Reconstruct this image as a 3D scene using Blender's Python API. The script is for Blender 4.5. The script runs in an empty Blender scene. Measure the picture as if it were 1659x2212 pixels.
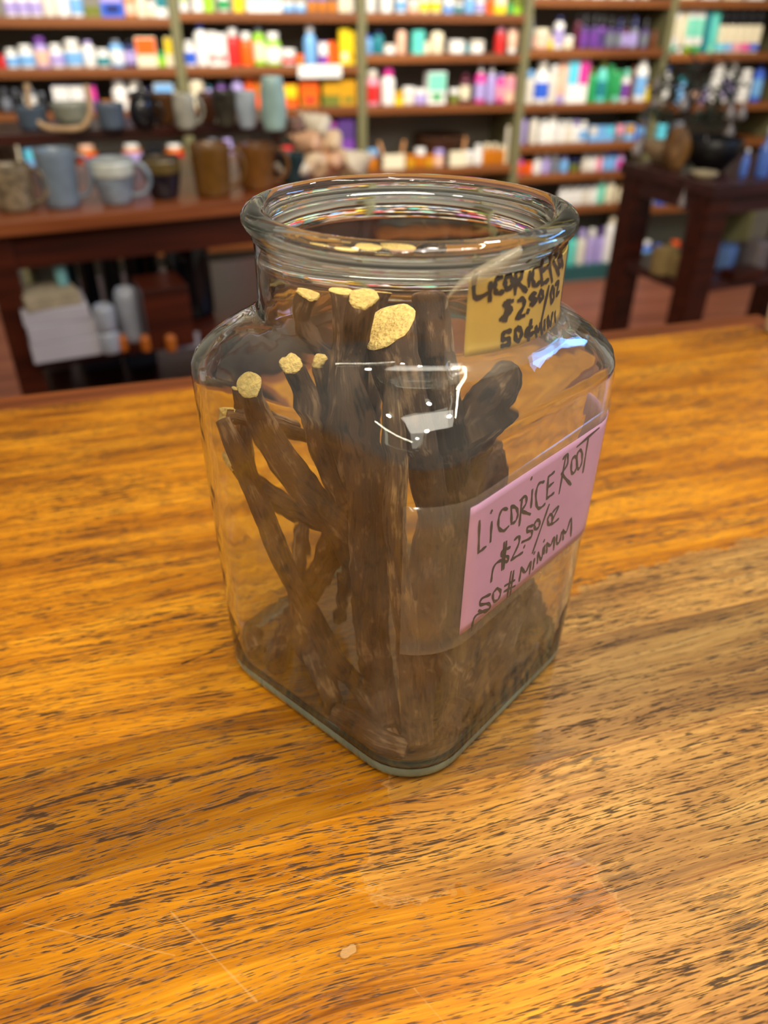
import bpy, bmesh, math, random
from mathutils import Vector, Matrix, noise
C = bpy.context.scene.collection
sc = bpy.context.scene
ZC = 0.95                                   # height of the counter top above the floor
# ------------------------------------------------------------------ camera
FPX, YAW, PITCH, ROLL = 1661.0, math.radians(17.5), math.radians(33.5), math.radians(0.6)
CAM = Vector((0, 0, ZC + 0.312))
Fw = Vector((math.sin(YAW)*math.cos(PITCH), math.cos(YAW)*math.cos(PITCH), -math.sin(PITCH)))
R0 = Vector((math.cos(YAW), -math.sin(YAW), 0)); U0 = R0.cross(Fw)
Rt = R0*math.cos(ROLL) + U0*math.sin(ROLL); Up = U0*math.cos(ROLL) - R0*math.sin(ROLL)
cam = bpy.data.objects.new('camera', bpy.data.cameras.new('camera')); C.objects.link(cam)
M = Matrix((Rt, Up, -Fw)).transposed().to_4x4(); M.translation = CAM
cam.matrix_world = M
cam.data.sensor_fit = 'VERTICAL'; cam.data.sensor_height = 36; cam.data.sensor_width = 27
cam.data.lens = FPX/2212*36; cam.data.clip_start = 0.01
cam.data.dof.use_dof = True; cam.data.dof.focus_distance = 0.325; cam.data.dof.aperture_fstop = 6.2
sc.camera = cam
# ------------------------------------------------------------------ view, world, lights
sc.view_settings.view_transform = 'Standard'; sc.view_settings.look = 'None'
sc.view_settings.gamma = 1; sc.view_settings.use_curve_mapping = False
sc.view_settings.exposure = 0.0
sc.cycles.use_denoising = True
sc.cycles.max_bounces = 12; sc.cycles.transmission_bounces = 11; sc.cycles.transparent_max_bounces = 12
sc.cycles.use_adaptive_sampling = True; sc.cycles.adaptive_threshold = 0.045
sc.cycles.glossy_bounces = 4; sc.cycles.diffuse_bounces = 3
sc.cycles.sample_clamp_indirect = 4.0
w = bpy.data.worlds.new('world'); sc.world = w; w.use_nodes = True
bg = w.node_tree.nodes['Background']; bg.inputs[0].default_value = (1.0, 0.88, 0.74, 1); bg.inputs[1].default_value = 0.30

def area(name, loc, target, sx, sy, power, color, shape='RECTANGLE'):
    l = bpy.data.lights.new(name, 'AREA'); l.shape = shape; l.size = sx; l.size_y = sy
    l.energy = power; l.color = color
    o = bpy.data.objects.new(name, l); C.objects.link(o); o.location = loc
    o.rotation_euler = (Vector(target)-Vector(loc)).to_track_quat('-Z', 'Y').to_euler(); return o
WARM = (1.0, 0.90, 0.76)
area('overhead_fill_light', (0.2, -0.25, ZC+1.7), (0.2, 0.3, 0+ZC), 1.2, 0.6, 18, WARM)  # added soft warm fill from above, not a fixture of the shop
sl = area('shelf_fill_light', (1.1, 2.45, ZC+1.15), (1.25, 3.8, ZC-0.05), 3.8, 0.4, 42, (1.0, 0.93, 0.84)); sl.data.spread = math.radians(105)  # added unseen fill aimed to brighten the shelves, no real lamp there
area('window_light', (2.85, 0.78, ZC+1.25), (0.1, 0.35, ZC+0.1), 1.3, 0.30, 20, (0.16, 0.42, 1.0))
area('tube_light', (-0.9, -0.35, ZC+1.35), (0.1, 0.3, ZC+0.1), 1.3, 0.05, 9, (1.0, 0.93, 0.70))
area('tube_light', (0.9, 0.30, ZC+1.8), (0.2, 0.3, ZC+0.1), 1.2, 0.05, 9, (1.0, 0.93, 0.70))
for (x, y, z, p) in ((-0.55, 0.15, 1.5, 4), (0.05, -0.5, 1.6, 4), (0.6, -0.1, 1.5, 4), (-0.3, -0.7, 1.4, 4), (1.02, 1.28, 1.7, 7), (0.35, 0.33, 1.9, 5)):
    area('ceiling_spot_light', (x, y, ZC+z), (x*0.5+0.05, y*0.5+0.15, ZC), 0.10, 0.10, p, WARM, 'DISK')

# ------------------------------------------------------------------ helpers
def srgb(r, g, b):
    f = lambda c: ((c/255)/12.92 if c/255 <= 0.04045 else ((c/255+0.055)/1.055)**2.4)
    return (f(r), f(g), f(b))
_m = {}
def mat(name, col, rough=0.5, metal=0.0, var=0.10, scale=30, coat=0.0, bump=0.0, trans=0.0, alpha=1.0):
    """plain procedural surface: one colour with a slight noise variation"""
    key = (name, tuple(round(c, 4) for c in col), rough, metal, trans, alpha)
    if key in _m: return _m[key]
    m = bpy.data.materials.new(name); m.use_nodes = True; nt = m.node_tree; b = nt.nodes['Principled BSDF']
    b.inputs['Roughness'].default_value = rough; b.inputs['Metallic'].default_value = metal
    b.inputs['Coat Weight'].default_value = coat; b.inputs['Transmission Weight'].default_value = trans
    b.inputs['Alpha'].default_value = alpha
    tc = nt.nodes.new('ShaderNodeTexCoord'); nz = nt.nodes.new('ShaderNodeTexNoise'); nz.inputs['Scale'].default_value = scale
    nt.links.new(tc.outputs['Object'], nz.inputs['Vector'])
    rp = nt.nodes.new('ShaderNodeValToRGB')
    rp.color_ramp.elements[0].position = 0.3; rp.color_ramp.elements[1].position = 0.7
    rp.color_ramp.elements[0].color = tuple(c*(1-var) for c in col)+(1,)
    rp.color_ramp.elements[1].color = tuple(min(1, c*(1+var)) for c in col)+(1,)
    nt.links.new(nz.outputs['Fac'], rp.inputs['Fac']); nt.links.new(rp.outputs['Color'], b.inputs['Base Color'])
    if bump:
        bp = nt.nodes.new('ShaderNodeBump'); bp.inputs['Strength'].default_value = bump; bp.inputs['Distance'].default_value = 0.002
        nt.links.new(nz.outputs['Fac'], bp.inputs['Height']); nt.links.new(bp.outputs['Normal'], b.inputs['Normal'])
    _m[key] = m; return m
def woodmat(name, c1, c2, rough=0.4, stretch=(2, 30, 30), scale=1.0):
    key = (name,)
    if key in _m: return _m[key]
    m = bpy.data.materials.new(name); m.use_nodes = True; nt = m.node_tree; b = nt.nodes['Principled BSDF']
    b.inputs['Roughness'].default_value = rough
    tc = nt.nodes.new('ShaderNodeTexCoord'); mp = nt.nodes.new('ShaderNodeMapping'); mp.inputs['Scale'].default_value = stretch
    nz = nt.nodes.new('ShaderNodeTexNoise'); nz.inputs['Scale'].default_value = scale; nz.inputs['Detail'].default_value = 5
    rp = nt.nodes.new('ShaderNodeValToRGB'); rp.color_ramp.elements[0].position = 0.35; rp.color_ramp.elements[1].position = 0.68
    rp.color_ramp.elements[0].color = tuple(c1)+(1,); rp.color_ramp.elements[1].color = tuple(c2)+(1,)
    for a, c in ((tc.outputs['Object'], mp.inputs['Vector']), (mp.outputs['Vector'], nz.inputs['Vector']), (nz.outputs['Fac'], rp.inputs['Fac']), (rp.outputs['Color'], b.inputs['Base Color'])): nt.links.new(a, c)
    _m[key] = m; return m

def mesh(name, verts, faces, m=None, smooth=False):
    me = bpy.data.meshes.new(name); me.from_pydata([tuple(v) for v in verts], [], faces); me.update()
    if m: me.materials.append(m)
    if smooth:
        for p in me.polygons: p.use_smooth = True
    return me
def obj(name, me, parent=None, loc=(0, 0, 0), rot=(0, 0, 0), scale=(1, 1, 1)):
    o = bpy.data.objects.new(name, me); C.objects.link(o); o.location = loc; o.rotation_euler = rot; o.scale = scale
    if parent: o.parent = parent
    return o
def tag(o, label, cat=None, group=None, kind=None):
    if label: o['label'] = label
    if cat: o['category'] = cat
    if group: o['group'] = group
    if kind: o['kind'] = kind
    return o
def box(x0, x1, y0, y1, z0, z1, bev=0.0, m=None, name='box'):
    bm = bmesh.new(); bmesh.ops.create_cube(bm, size=1)
    for v in bm.verts: v.co = Vector(((x0+x1)/2+v.co.x*(x1-x0), (y0+y1)/2+v.co.y*(y1-y0), (z0+z1)/2+v.co.z*(z1-z0)))
    if bev: bmesh.ops.bevel(bm, geom=bm.edges[:], offset=bev, segments=2, affect='EDGES', profile=0.6)
    me = bpy.data.meshes.new(name); bm.to_mesh(me); bm.free()
    if m: me.materials.append(m)
    return me
def lathe(prof, n=24, m=None, name='lathe', smooth=True):
    vs, fs = [], []
    for (r, z) in prof:
        for i in range(n):
            a = 2*math.pi*i/n; vs.append((r*math.cos(a), r*math.sin(a), z))
    for k in range(len(prof)-1):
        for i in range(n):
            j = (i+1) % n; fs.append((k*n+i, k*n+j, (k+1)*n+j, (k+1)*n+i))
    if prof[0][0] > 1e-6: fs.append(tuple(reversed(range(n))))
    if prof[-1][0] > 1e-6: fs.append(tuple((len(prof)-1)*n+i for i in range(n)))
    me = mesh(name, vs, fs, m)
    if smooth:
        for p in me.polygons: p.use_smooth = len(p.vertices) == 4
    return me
def catmull(P, per=8):
    P = [Vector(p) for p in P]; out = []
    for i in range(len(P)-1):
        a = P[max(i-1, 0)]; b = P[i]; c = P[i+1]; d = P[min(i+2, len(P)-1)]
        for k in range(per):
            t = k/per
            out.append(0.5*((2*b)+(c-a)*t+(2*a-5*b+4*c-d)*t*t+(3*b-a-3*c+d)*t**3))
    out.append(P[-1]); return out
def tube(P, rad, n=10, m=None, name='tube', caps=True):
    """tube of varying radius along a list of points"""
    vs, fs = [], []; K = len(P)
    up = Vector((0, 0, 1)); prev = None
    for k, p in enumerate(P):
        t = (P[min(k+1, K-1)]-P[max(k-1, 0)]).normalized()
        if prev is None: nrm = t.orthogonal().normalized()
        else: nrm = (prev - t*prev.dot(t)).normalized()
        prev = nrm; bn = t.cross(nrm); r = rad[k] if isinstance(rad, (list, tuple)) else rad
        for i in range(n):
            a = 2*math.pi*i/n; vs.append(p+nrm*(r*math.cos(a))+bn*(r*math.sin(a)))
    for k in range(K-1):
        for i in range(n):
            j = (i+1) % n; fs.append((k*n+i, k*n+j, (k+1)*n+j, (k+1)*n+i))
    if caps: fs.append(tuple(reversed(range(n)))); fs.append(tuple((K-1)*n+i for i in range(n)))
    return mesh(name, vs, fs, m, True)
# where a spot of the photograph lies on a known surface of the place
def ray(x, y): return Fw + Rt*((x-829.5)/FPX) + Up*((1106-y)/FPX)
def on_z(x, y, z): d = ray(x, y); return CAM + d*((ZC+z-CAM.z)/d.z)
def on_y(x, y, Y): d = ray(x, y); return CAM + d*(Y/d.y)
def on_plane(x, y, P0, n): d = ray(x, y); return CAM + d*((P0-CAM).dot(n)/d.dot(n))

# ------------------------------------------------------------------ structure
fl = obj('floor', box(-4, 6, -2, 4.1, -0.05, 0, 0, woodmat('floor wood', srgb(118, 66, 46), srgb(158, 96, 70), 0.45, (1.5, 14, 14))))
tag(fl, None, kind='structure')
wb = obj('wall_back', box(-4, 6, 4.06, 4.16, 0, 3.0, 0, mat('wall paint', srgb(120, 118, 108), 0.8)))
tag(wb, None, kind='structure')

# ------------------------------------------------------------------ wooden counter
def seg_dist(px, py, ax, ay, bx, by):
    vx, vy = bx-ax, by-ay; L = vx*vx+vy*vy; t = max(0, min(1, ((px-ax)*vx+(py-ay)*vy)/L)) if L else 0
    return math.hypot(px-ax-t*vx, py-ay-t*vy)
WORN = [(0.232, 0.330), (0.300, 0.338), (0.50, 0.352), (0.9, 0.36), (0.9, -0.2), (0.06, -0.2), (0.112, 0.07), (0.124, 0.099), (0.131, 0.113), (0.146, 0.131), (0.150, 0.152),
        (0.135, 0.170), (0.110, 0.163), (0.089, 0.164), (0.064, 0.166), (0.047, 0.177), (0.055, 0.19), (0.062, 0.2), (0.075, 0.223), (0.10, 0.25), (0.16, 0.262), (0.185, 0.275), (0.205, 0.30)]
def sdist(px, py, poly):
    d = 9; ins = False; n = len(poly)
    for i in range(n):
        ax, ay = poly[i]; bx, by = poly[(i+1) % n]
        d = min(d, seg_dist(px, py, ax, ay, bx, by))
        if (ay > py) != (by > py) and px < (bx-ax)*(py-ay)/(by-ay)+ax: ins = not ins
    return d if ins else -d
def countermat(name, worn=True):
    m = bpy.data.materials.new(name); m.use_nodes = True; nt = m.node_tree; L = nt.links.new; N = nt.nodes.new
    b = nt.nodes['Principled BSDF']
    def math_(op, a, b_=None, c=None, clamp=False):
        n = N('ShaderNodeMath'); n.operation = op; n.use_clamp = clamp
        for i, v in enumerate((a, b_, c)):
            if v is None: continue
            if isinstance(v, (int, float)): n.inputs[i].default_value = v
            else: L(v, n.inputs[i])
        return n.outputs[0]
    def noise_(vec, scale, detail=3, rough=0.5, dist=0.0):
        n = N('ShaderNodeTexNoise'); n.inputs['Scale'].default_value = scale; n.inputs['Detail'].default_value = detail
        n.inputs['Roughness'].default_value = rough; n.inputs['Distortion'].default_value = dist; L(vec, n.inputs['Vector']); return n.outputs['Fac']
    def comb(x, y, z):
        n = N('ShaderNodeCombineXYZ')
        for i, v in enumerate((x, y, z)):
            if isinstance(v, (int, float)): n.inputs[i].default_value = v
            else: L(v, n.inputs[i])
        return n.outputs[0]
    def ramp(f, stops):
        n = N('ShaderNodeValToRGB'); cr = n.color_ramp
        while len(cr.elements) < len(stops): cr.elements.new(0.5)
        for e, (p, c) in zip(cr.elements, stops): e.position = p; e.color = (tuple(c)+(1,)) if len(c) == 3 else c
        L(f, n.inputs['Fac']); return n.outputs['Color']
    def mix(f, a, c, mode='MIX'):
        n = N('ShaderNodeMix'); n.data_type = 'RGBA'; n.blend_type = mode
        for s, v in ((n.inputs[0], f), (n.inputs[6], a), (n.inputs[7], c)):
            if isinstance(v, (int, float)): s.default_value = v
            elif isinstance(v, tuple): s.default_value = v+(1,)
            else: L(v, s)
        return n.outputs[2]
    tc = N('ShaderNodeTexCoord'); sp = N('ShaderNodeSeparateXYZ'); L(tc.outputs['Object'], sp.inputs[0]); X, Y = sp.outputs[0], sp.outputs[1]
    pl = math_('FLOOR', math_('DIVIDE', math_('ADD', Y, -0.0675), 0.073))
    wn = N('ShaderNodeTexWhiteNoise'); wn.noise_dimensions = '1D'; L(pl, wn.inputs['W']); rnd = wn.outputs['Value']
    # butt joints along each strip
    st = math_('FLOOR', math_('DIVIDE', math_('ADD', X, math_('MULTIPLY', rnd, 3.1)), 0.62))
    wn2 = N('ShaderNodeTexWhiteNoise'); wn2.noise_dimensions = '2D'; L(comb(pl, 3.0, 0), wn2.inputs['Vector']); r2 = wn2.outputs['Value']
    wav = math_('MULTIPLY', math_('SUBTRACT', noise_(comb(math_('MULTIPLY', X, 4.0), math_('MULTIPLY', Y, 10.0), math_('MULTIPLY', r2, 9.0)), 1.0, 2), 0.5), 0.035)
    Yw = math_('ADD', Y, wav)
    gv = comb(X, Yw, math_('MULTIPLY', r2, 7.0))
    def sc_(v, x, y): n = N('ShaderNodeMapping'); n.inputs['Scale'].default_value = (x, y, 1); L(v, n.inputs['Vector']); return n.outputs[0]
    broad = noise_(sc_(gv, 5, 42), 1.0, 3, 0.55)
    fine = noise_(sc_(gv, 16, 520), 1.0, 4, 0.65)
    blotch = noise_(sc_(gv, 9, 16), 1.0, 3, 0.5)
    col = ramp(math_('ADD', math_('MULTIPLY', broad, 0.50), math_('MULTIPLY', fine, 0.50)),
               [(0.36, (0.16, 0.045, 0.0015)), (0.45, (0.36, 0.118, 0.003)), (0.54, (0.53, 0.198, 0.005)), (0.66, (0.74, 0.32, 0.014))])
    col = mix(math_('MULTIPLY', math_('SUBTRACT', blotch, 0.52), 1.6, clamp=True), col, (0.62, 0.25, 0.010))
    tone = math_('ADD', 0.82, math_('MULTIPLY', r2, 0.22))
    tone = math_('MULTIPLY', tone, math_('SUBTRACT', 1.0, math_('MULTIPLY', math_('COMPARE', pl, 2.0, 0.3), 0.40)))  # this strip darker: own brown tone plus painted contact shade of the jar
    tone = math_('MULTIPLY', tone, math_('ADD', 1.0, math_('MULTIPLY', math_('COMPARE', pl, 0.0, 0.3), 0.18)))
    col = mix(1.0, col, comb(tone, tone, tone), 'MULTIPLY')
    # worn, paler matt area
    if worn:
        at = N('ShaderNodeAttribute'); at.attribute_name = 'worn'
        ed = math_('MULTIPLY', math_('SUBTRACT', noise_(sc_(tc.outputs['Object'], 1, 1), 55, 4, 0.65), 0.5), 0.030)
        sd = math_('ADD', at.outputs['Fac'], ed)
        mask = math_('MULTIPLY', math_('ADD', sd, 0.0015), 330, clamp=True)
        tan = ramp(math_('ADD', math_('MULTIPLY', broad, 0.5), math_('MULTIPLY', fine, 0.5)),
                   [(0.34, (0.15, 0.066, 0.014)), (0.46, (0.32, 0.155, 0.032)), (0.56, (0.47, 0.255, 0.060)), (0.70, (0.62, 0.38, 0.115))])
        tan = mix(1.0, tan, comb(tone, tone, tone), 'MULTIPLY')
        patchy = math_('MULTIPLY', math_('MULTIPLY', mask, math_('ADD', 0.40, math_('MULTIPLY', math_('SUBTRACT', X, 0.06), 3.6, clamp=True), clamp=True)), math_('ADD', 0.55, math_('MULTIPLY', blotch, 0.7), clamp=True))
        col = mix(patchy, col, tan)
        line = math_('SUBTRACT', 1.0, math_('MULTIPLY', math_('ABSOLUTE', sd), 620), clamp=True)
        line = math_('MULTIPLY', line, math_('MULTIPLY', math_('SUBTRACT', noise_(tc.outputs['Object'], 24, 2), 0.38), 5, clamp=True))
        col = mix(math_('MULTIPLY', line, 0.30), col, (0.62, 0.36, 0.12))
    # open pores: short dark dashes along the grain, gathered in bands
    pore = noise_(sc_(gv, 110, 1400), 1.0, 2, 0.55)
    pore2 = noise_(sc_(gv, 55, 1050), 1.0, 2, 0.5)
    dens = math_('ADD', math_('MULTIPLY', noise_(sc_(gv, 7, 24), 1.0, 2), 0.45), math_('MULTIPLY', noise_(sc_(gv, 5, 270), 1.0, 1), 0.55))
    near = math_('MULTIPLY', math_('SUBTRACT', 0.50, Y), 2.4, clamp=True)
    thr = math_('SUBTRACT', 0.79, math_('MULTIPLY', dens, 0.42))
    pm = math_('MULTIPLY', math_('SUBTRACT', pore, thr), 14, clamp=True)
    pm2 = math_('MULTIPLY', math_('SUBTRACT', pore2, math_('ADD', thr, 0.015)), 16, clamp=True)
    pm = math_('MULTIPLY', math_('MAXIMUM', pm, pm2), 0.90)
    col = mix(pm, col, (0.022, 0.010, 0.003))
    # dark worn stains with grey grain, and pale chips in the finish
    low = math_('MULTIPLY', math_('SUBTRACT', 0.165, Y), 30, clamp=True)
    rough_zone = math_('MULTIPLY', math_('SUBTRACT', math_('ADD', noise_(sc_(tc.outputs['Object'], 9, 15), 1.0, 3), math_('MULTIPLY', low, 0.12)), 0.585), 9, clamp=True)
    dark = math_('MULTIPLY', math_('MULTIPLY', math_('SUBTRACT', noise_(sc_(gv, 55, 430), 1.0, 3, 0.6), 0.50), 12, clamp=True), rough_zone)
    col = mix(math_('MULTIPLY', dark, 0.85), col, (0.032, 0.020, 0.012))
    # scratches and chips in the finish
    def seg(ax, ay, bx, by, wd):
        vx, vy = bx-ax, by-ay; L2_ = vx*vx+vy*vy
        dx, dy = math_('SUBTRACT', X, ax), math_('SUBTRACT', Y, ay)
        t = math_('DIVIDE', math_('ADD', math_('MULTIPLY', dx, vx), math_('MULTIPLY', dy, vy)), L2_, clamp=True)
        ex_, ey_ = math_('SUBTRACT', dx, math_('MULTIPLY', t, vx)), math_('SUBTRACT', dy, math_('MULTIPLY', t, vy))
        d = math_('SQRT', math_('ADD', math_('MULTIPLY', ex_, ex_), math_('MULTIPLY', ey_, ey_)))
        return math_('SUBTRACT', 1.0, math_('DIVIDE', math_('ADD', d, math_('MULTIPLY', math_('SUBTRACT', noise_(tc.outputs['Object'], 160, 3), 0.5), wd*2.2)), wd), clamp=True)
    for q in ((-0.030, 0.190, -0.002, 0.146, .0006), (-0.088, 0.203, -0.030, 0.172, .0004), (0.020, 0.192, 0.060, 0.168, .0004), (0.056, 0.133, 0.063, 0.118, .0004)):
        col = mix(math_('MULTIPLY', seg(*q), 0.40), col, (0.60, 0.34, 0.11))
    col = mix(math_('MULTIPLY', seg(-0.0135, 0.3335, 0.0105, 0.3405, .0010), 0.95), col, (0.02, 0.01, 0.004))
    for (cx_, cy_, rd) in ((0.0355, 0.1535, .0020),):
        c1 = seg(cx_-.0012, cy_, cx_+.0012, cy_+.0005, rd*1.35); c2 = seg(cx_-.0012, cy_, cx_+.0012, cy_+.0005, rd)
        col = mix(math_('MULTIPLY', math_('MULTIPLY', c1, 4, clamp=True), 0.45), col, (0.10, 0.04, 0.01))
        col = mix(math_('MULTIPLY', math_('MULTIPLY', c2, 6, clamp=True), 0.8), col, (0.50, 0.28, 0.10))
    # seams between strips
    fr = math_('FRACT', math_('DIVIDE', math_('ADD', Y, -0.0675), 0.073))
    sm = math_('SUBTRACT', 1.0, math_('MULTIPLY', math_('MINIMUM', fr, math_('SUBTRACT', 1.0, fr)), 90), clamp=True)
    col = mix(math_('MULTIPLY', sm, 0.85), col, (0.16, 0.05, 0.008))
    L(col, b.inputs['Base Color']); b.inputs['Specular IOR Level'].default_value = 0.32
    rr = math_('ADD', 0.26, math_('MULTIPLY', pm, 0.3))
    if worn: rr = math_('ADD', rr, math_('MULTIPLY', mask, 0.12))
    L(rr, b.inputs['Roughness'])
    bp = N('ShaderNodeBump'); bp.inputs['Strength'].default_value = 0.35; bp.inputs['Distance'].default_value = 0.0006
    L(math_('SUBTRACT', math_('MULTIPLY', fine, 0.4), math_('MAXIMUM', pm, dark)), bp.inputs['Height']); L(bp.outputs['Normal'], b.inputs['Normal'])
    return m
ctr = tag(obj('counter', None, loc=(0, 0, ZC)), 'oiled oak shop counter with dark grain and worn pale patch, under the glass jar', 'counter')
CX0, CX1, CY0, CY1 = -1.3, 0.674, -0.35, 0.708
nx, ny = int((CX1-CX0)/0.008), int((CY1-CY0)/0.008); vs = []; wa = []
for j in range(ny+1):
    for i in range(nx+1):
        x = CX0+(CX1-CX0)*i/nx; y = CY0+(CY1-CY0)*j/ny; vs.append((x, y, 0)); wa.append(sdist(x, y, WORN))
nt_ = len(vs); fs = [(j*(nx+1)+i, j*(nx+1)+i+1, (j+1)*(nx+1)+i+1, (j+1)*(nx+1)+i) for j in range(ny) for i in range(nx)]
c = [0, nx, nt_-1, ny*(nx+1)]
for q in c: vs.append((vs[q][0], vs[q][1], -0.04)); wa.append(-1)
rims = [[i for i in range(nx+1)], [j*(nx+1)+nx for j in range(ny+1)], [ny*(nx+1)+i for i in range(nx, -1, -1)], [j*(nx+1) for j in range(ny, -1, -1)]]
for k, r in enumerate(rims): fs.append(tuple(reversed(r))+(nt_+k, nt_+(k+1) % 4))
fs.append((nt_+3, nt_+2, nt_+1, nt_))
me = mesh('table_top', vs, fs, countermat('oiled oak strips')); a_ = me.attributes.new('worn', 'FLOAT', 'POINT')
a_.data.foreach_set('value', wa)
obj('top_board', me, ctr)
bandm = woodmat('counter edge wood', srgb(96, 46, 14), srgb(134, 70, 26), 0.3, (3, 60, 60))
obj('edge_band', box(CX0, CX1+0.034, CY1, CY1+0.03, -0.042, 0.0, 0.002, bandm), ctr)
obj('edge_band', box(CX1, CX1+0.034, CY0, CY1, -0.042, 0.0, 0.002, bandm), ctr)
obj('cabinet_base', box(CX0+0.05, CX1-0.05, CY0+0.05, CY1-0.08, -ZC, -0.04, 0.004, woodmat('counter base wood', srgb(92, 44, 18), srgb(120, 60, 28), 0.5, (30, 30, 3))), ctr)

# ------------------------------------------------------------------ glass jar
JC = Vector((0.1075, 0.3110)); JA = math.radians(31.5); S2 = 0.0758
def sq_r(phi, h, rc):
    """distance from the centre to a rounded square of half side h and corner radius rc, in direction phi"""
    c_, s_ = abs(math.cos(phi)), abs(math.sin(phi))
    if c_ < s_: c_, s_ = s_, c_
    k = h-rc
    if h*s_/c_ <= k: return h/c_
    b_ = k*(c_+s_); return b_+math.sqrt(max(0, b_*b_-(2*k*k-rc*rc)))
OUT = [  # z, half side, corner radius, share of circle, circle radius
 (0.0000, 0.0705, 0.0290, 0, .064), (0.0010, 0.0727, 0.0300, 0, .064), (0.0030, 0.0742, 0.0308, 0, .064), (0.0060, 0.0749, 0.0310, 0, .064), (0.0100, 0.0752, 0.0310, 0, .064), (0.05, 0.0756, 0.0305, 0, .064), (0.10, 0.0760, 0.0300, 0, .064),
 (0.15, 0.0764, 0.0295, 0, .064), (0.172, 0.0766, 0.0295, 0, .064), (0.1780, 0.0765, 0.0295, 0.01, .066), (0.1830, 0.0760, 0.0300, 0.05, .066), (0.1870, 0.0751, 0.0310, 0.12, .066), (0.1905, 0.0741, 0.0320, 0.22, .066),
 (0.1935, 0.0730, 0.0330, 0.36, .066), (0.1960, 0.0720, 0.034, 0.52, .0655), (0.1980, 0.0712, 0.034, 0.68, .065), (0.2000, 0.0705, 0.034, 0.84, .0645), (0.2025, 0.070, 0.034, 0.95, .0642), (0.2060, 0.07, 0.034, 1, .0639), (0.2120, 0.07, 0.034, 1, .0638),
 (0.2240, 0.07, 0.034, 1, .0638), (0.2325, 0.07, 0.034, 1, .0639), (0.2337, 0.07, 0.034, 1, .0649), (0.2346, 0.07, 0.034, 1, .0650), (0.2354, 0.07, 0.034, 1, .0648), (0.2366, 0.07, 0.034, 1, .0660), (0.2382, 0.07, 0.034, 1, .0674), (0.2400, 0.07, 0.034, 1, .0681), (0.2418, 0.07, 0.034, 1, .0679), (0.2434, 0.07, 0.034, 1, .0666), (0.2443, 0.07, 0.034, 1, .0643), (0.2445, 0.07, 0.034, 1, .0617)]
def rad_at(phi, row):
    z, h, rc, w_, R = row; return sq_r(phi, h, rc)*(1-w_)+R*w_
def rout(phi, z):
    for a, b_ in zip(OUT, OUT[1:]):
        if z <= b_[0]:
            t = max(0, (z-a[0])/(b_[0]-a[0])); return rad_at(phi, a)*(1-t)+rad_at(phi, b_)*t
    return rad_at(phi, OUT[-1])
def jar_local(p):
    dx, dy = p.x-JC.x, p.y-JC.y
    return (dx*math.cos(JA)+dy*math.sin(JA), -dx*math.sin(JA)+dy*math.cos(JA), p.z-ZC)
def hit(x, y):
    """angle and height where the line of sight first meets the outer glass"""
    d = ray(x, y).normalized(); t = 0.12; step = 0.0015
    while t < 0.6:
        lx, ly, z = jar_local(CAM+d*t)
        if 0 < z < 0.2445 and math.hypot(lx, ly) < rout(math.atan2(ly, lx), z): break
        t += step
    else: return None
    a, b_ = t-step, t
    for _ in range(18):
        c_ = (a+b_)/2; lx, ly, z = jar_local(CAM+d*c_)
        if 0 < z < 0.2445 and math.hypot(lx, ly) < rout(math.atan2(ly, lx), z): b_ = c_
        else: a = c_
    lx, ly, z = jar_local(CAM+d*b_); return (math.atan2(ly, lx), z)
def surf(phi, z, off=0.0):
    r = rout(phi, z); p = Vector((r*math.cos(phi), r*math.sin(phi), z))
    e = 1e-3; r1 = rout(phi+e, z); r2 = rout(phi, z+e)
    tu = Vector((r1*math.cos(phi+e), r1*math.sin(phi+e), z))-p; tv = Vector((r2*math.cos(phi), r2*math.sin(phi), z+e))-p
    return p + tu.cross(tv).normalized()*off
def glassmat(name, d0, d1, dcol):
    m = bpy.data.materials.new(name); m.use_nodes = True; nt = m.node_tree; nt.nodes.clear(); N = nt.nodes.new; L = nt.links.new
    out = N('ShaderNodeOutputMaterial'); g = N('ShaderNodeBsdfGlass'); g.inputs['IOR'].default_value = 1.5; g.inputs['Roughness'].default_value = 0.0
    g.inputs['Color'].default_value = (0.985, 0.992, 0.985, 1)
    d = N('ShaderNodeBsdfDiffuse'); d.inputs['Color'].default_value = dcol+(1,)
    mx = N('ShaderNodeMixShader'); tc = N('ShaderNodeTexCoord'); nz = N('ShaderNodeTexNoise'); nz.inputs['Scale'].default_value = 45; nz.inputs['Detail'].default_value = 6
    mr = N('ShaderNodeMapRange'); mr.inputs['From Min'].default_value = 0.35; mr.inputs['From Max'].default_value = 0.75; mr.inputs['To Min'].default_value = d0; mr.inputs['To Max'].default_value = d1
    L(tc.outputs['Object'], nz.inputs['Vector']); L(nz.outputs['Fac'], mr.inputs['Value']); L(mr.outputs['Result'], mx.inputs[0])
    L(g.outputs[0], mx.inputs[1]); L(d.outputs[0], mx.inputs[2]); L(mx.outputs[0], out.inputs['Surface'])
    va = N('ShaderNodeVolumeAbsorption'); va.inputs['Color'].default_value = (0.55, 0.85, 0.70, 1); va.inputs['Density'].default_value = 14
    L(va.outputs[0], out.inputs['Volume'])
    bp = N('ShaderNodeBump'); n2 = N('ShaderNodeTexNoise'); n2.inputs['Scale'].default_value = 60; n2.inputs['Detail'].default_value = 1
    L(tc.outputs['Object'], n2.inputs['Vector']); L(n2.outputs['Fac'], bp.inputs['Height']); bp.inputs['Strength'].default_value = 0.25; bp.inputs['Distance'].default_value = 0.0012
    L(bp.outputs['Normal'], g.inputs['Normal'])
    return m
GLASS = glassmat('clear glass', 0.004, 0.03, (0.80, 0.76, 0.68)); BASEGLASS = glassmat('green tinted thick glass', 0.25, 0.50, (0.48, 0.64, 0.50))
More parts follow.
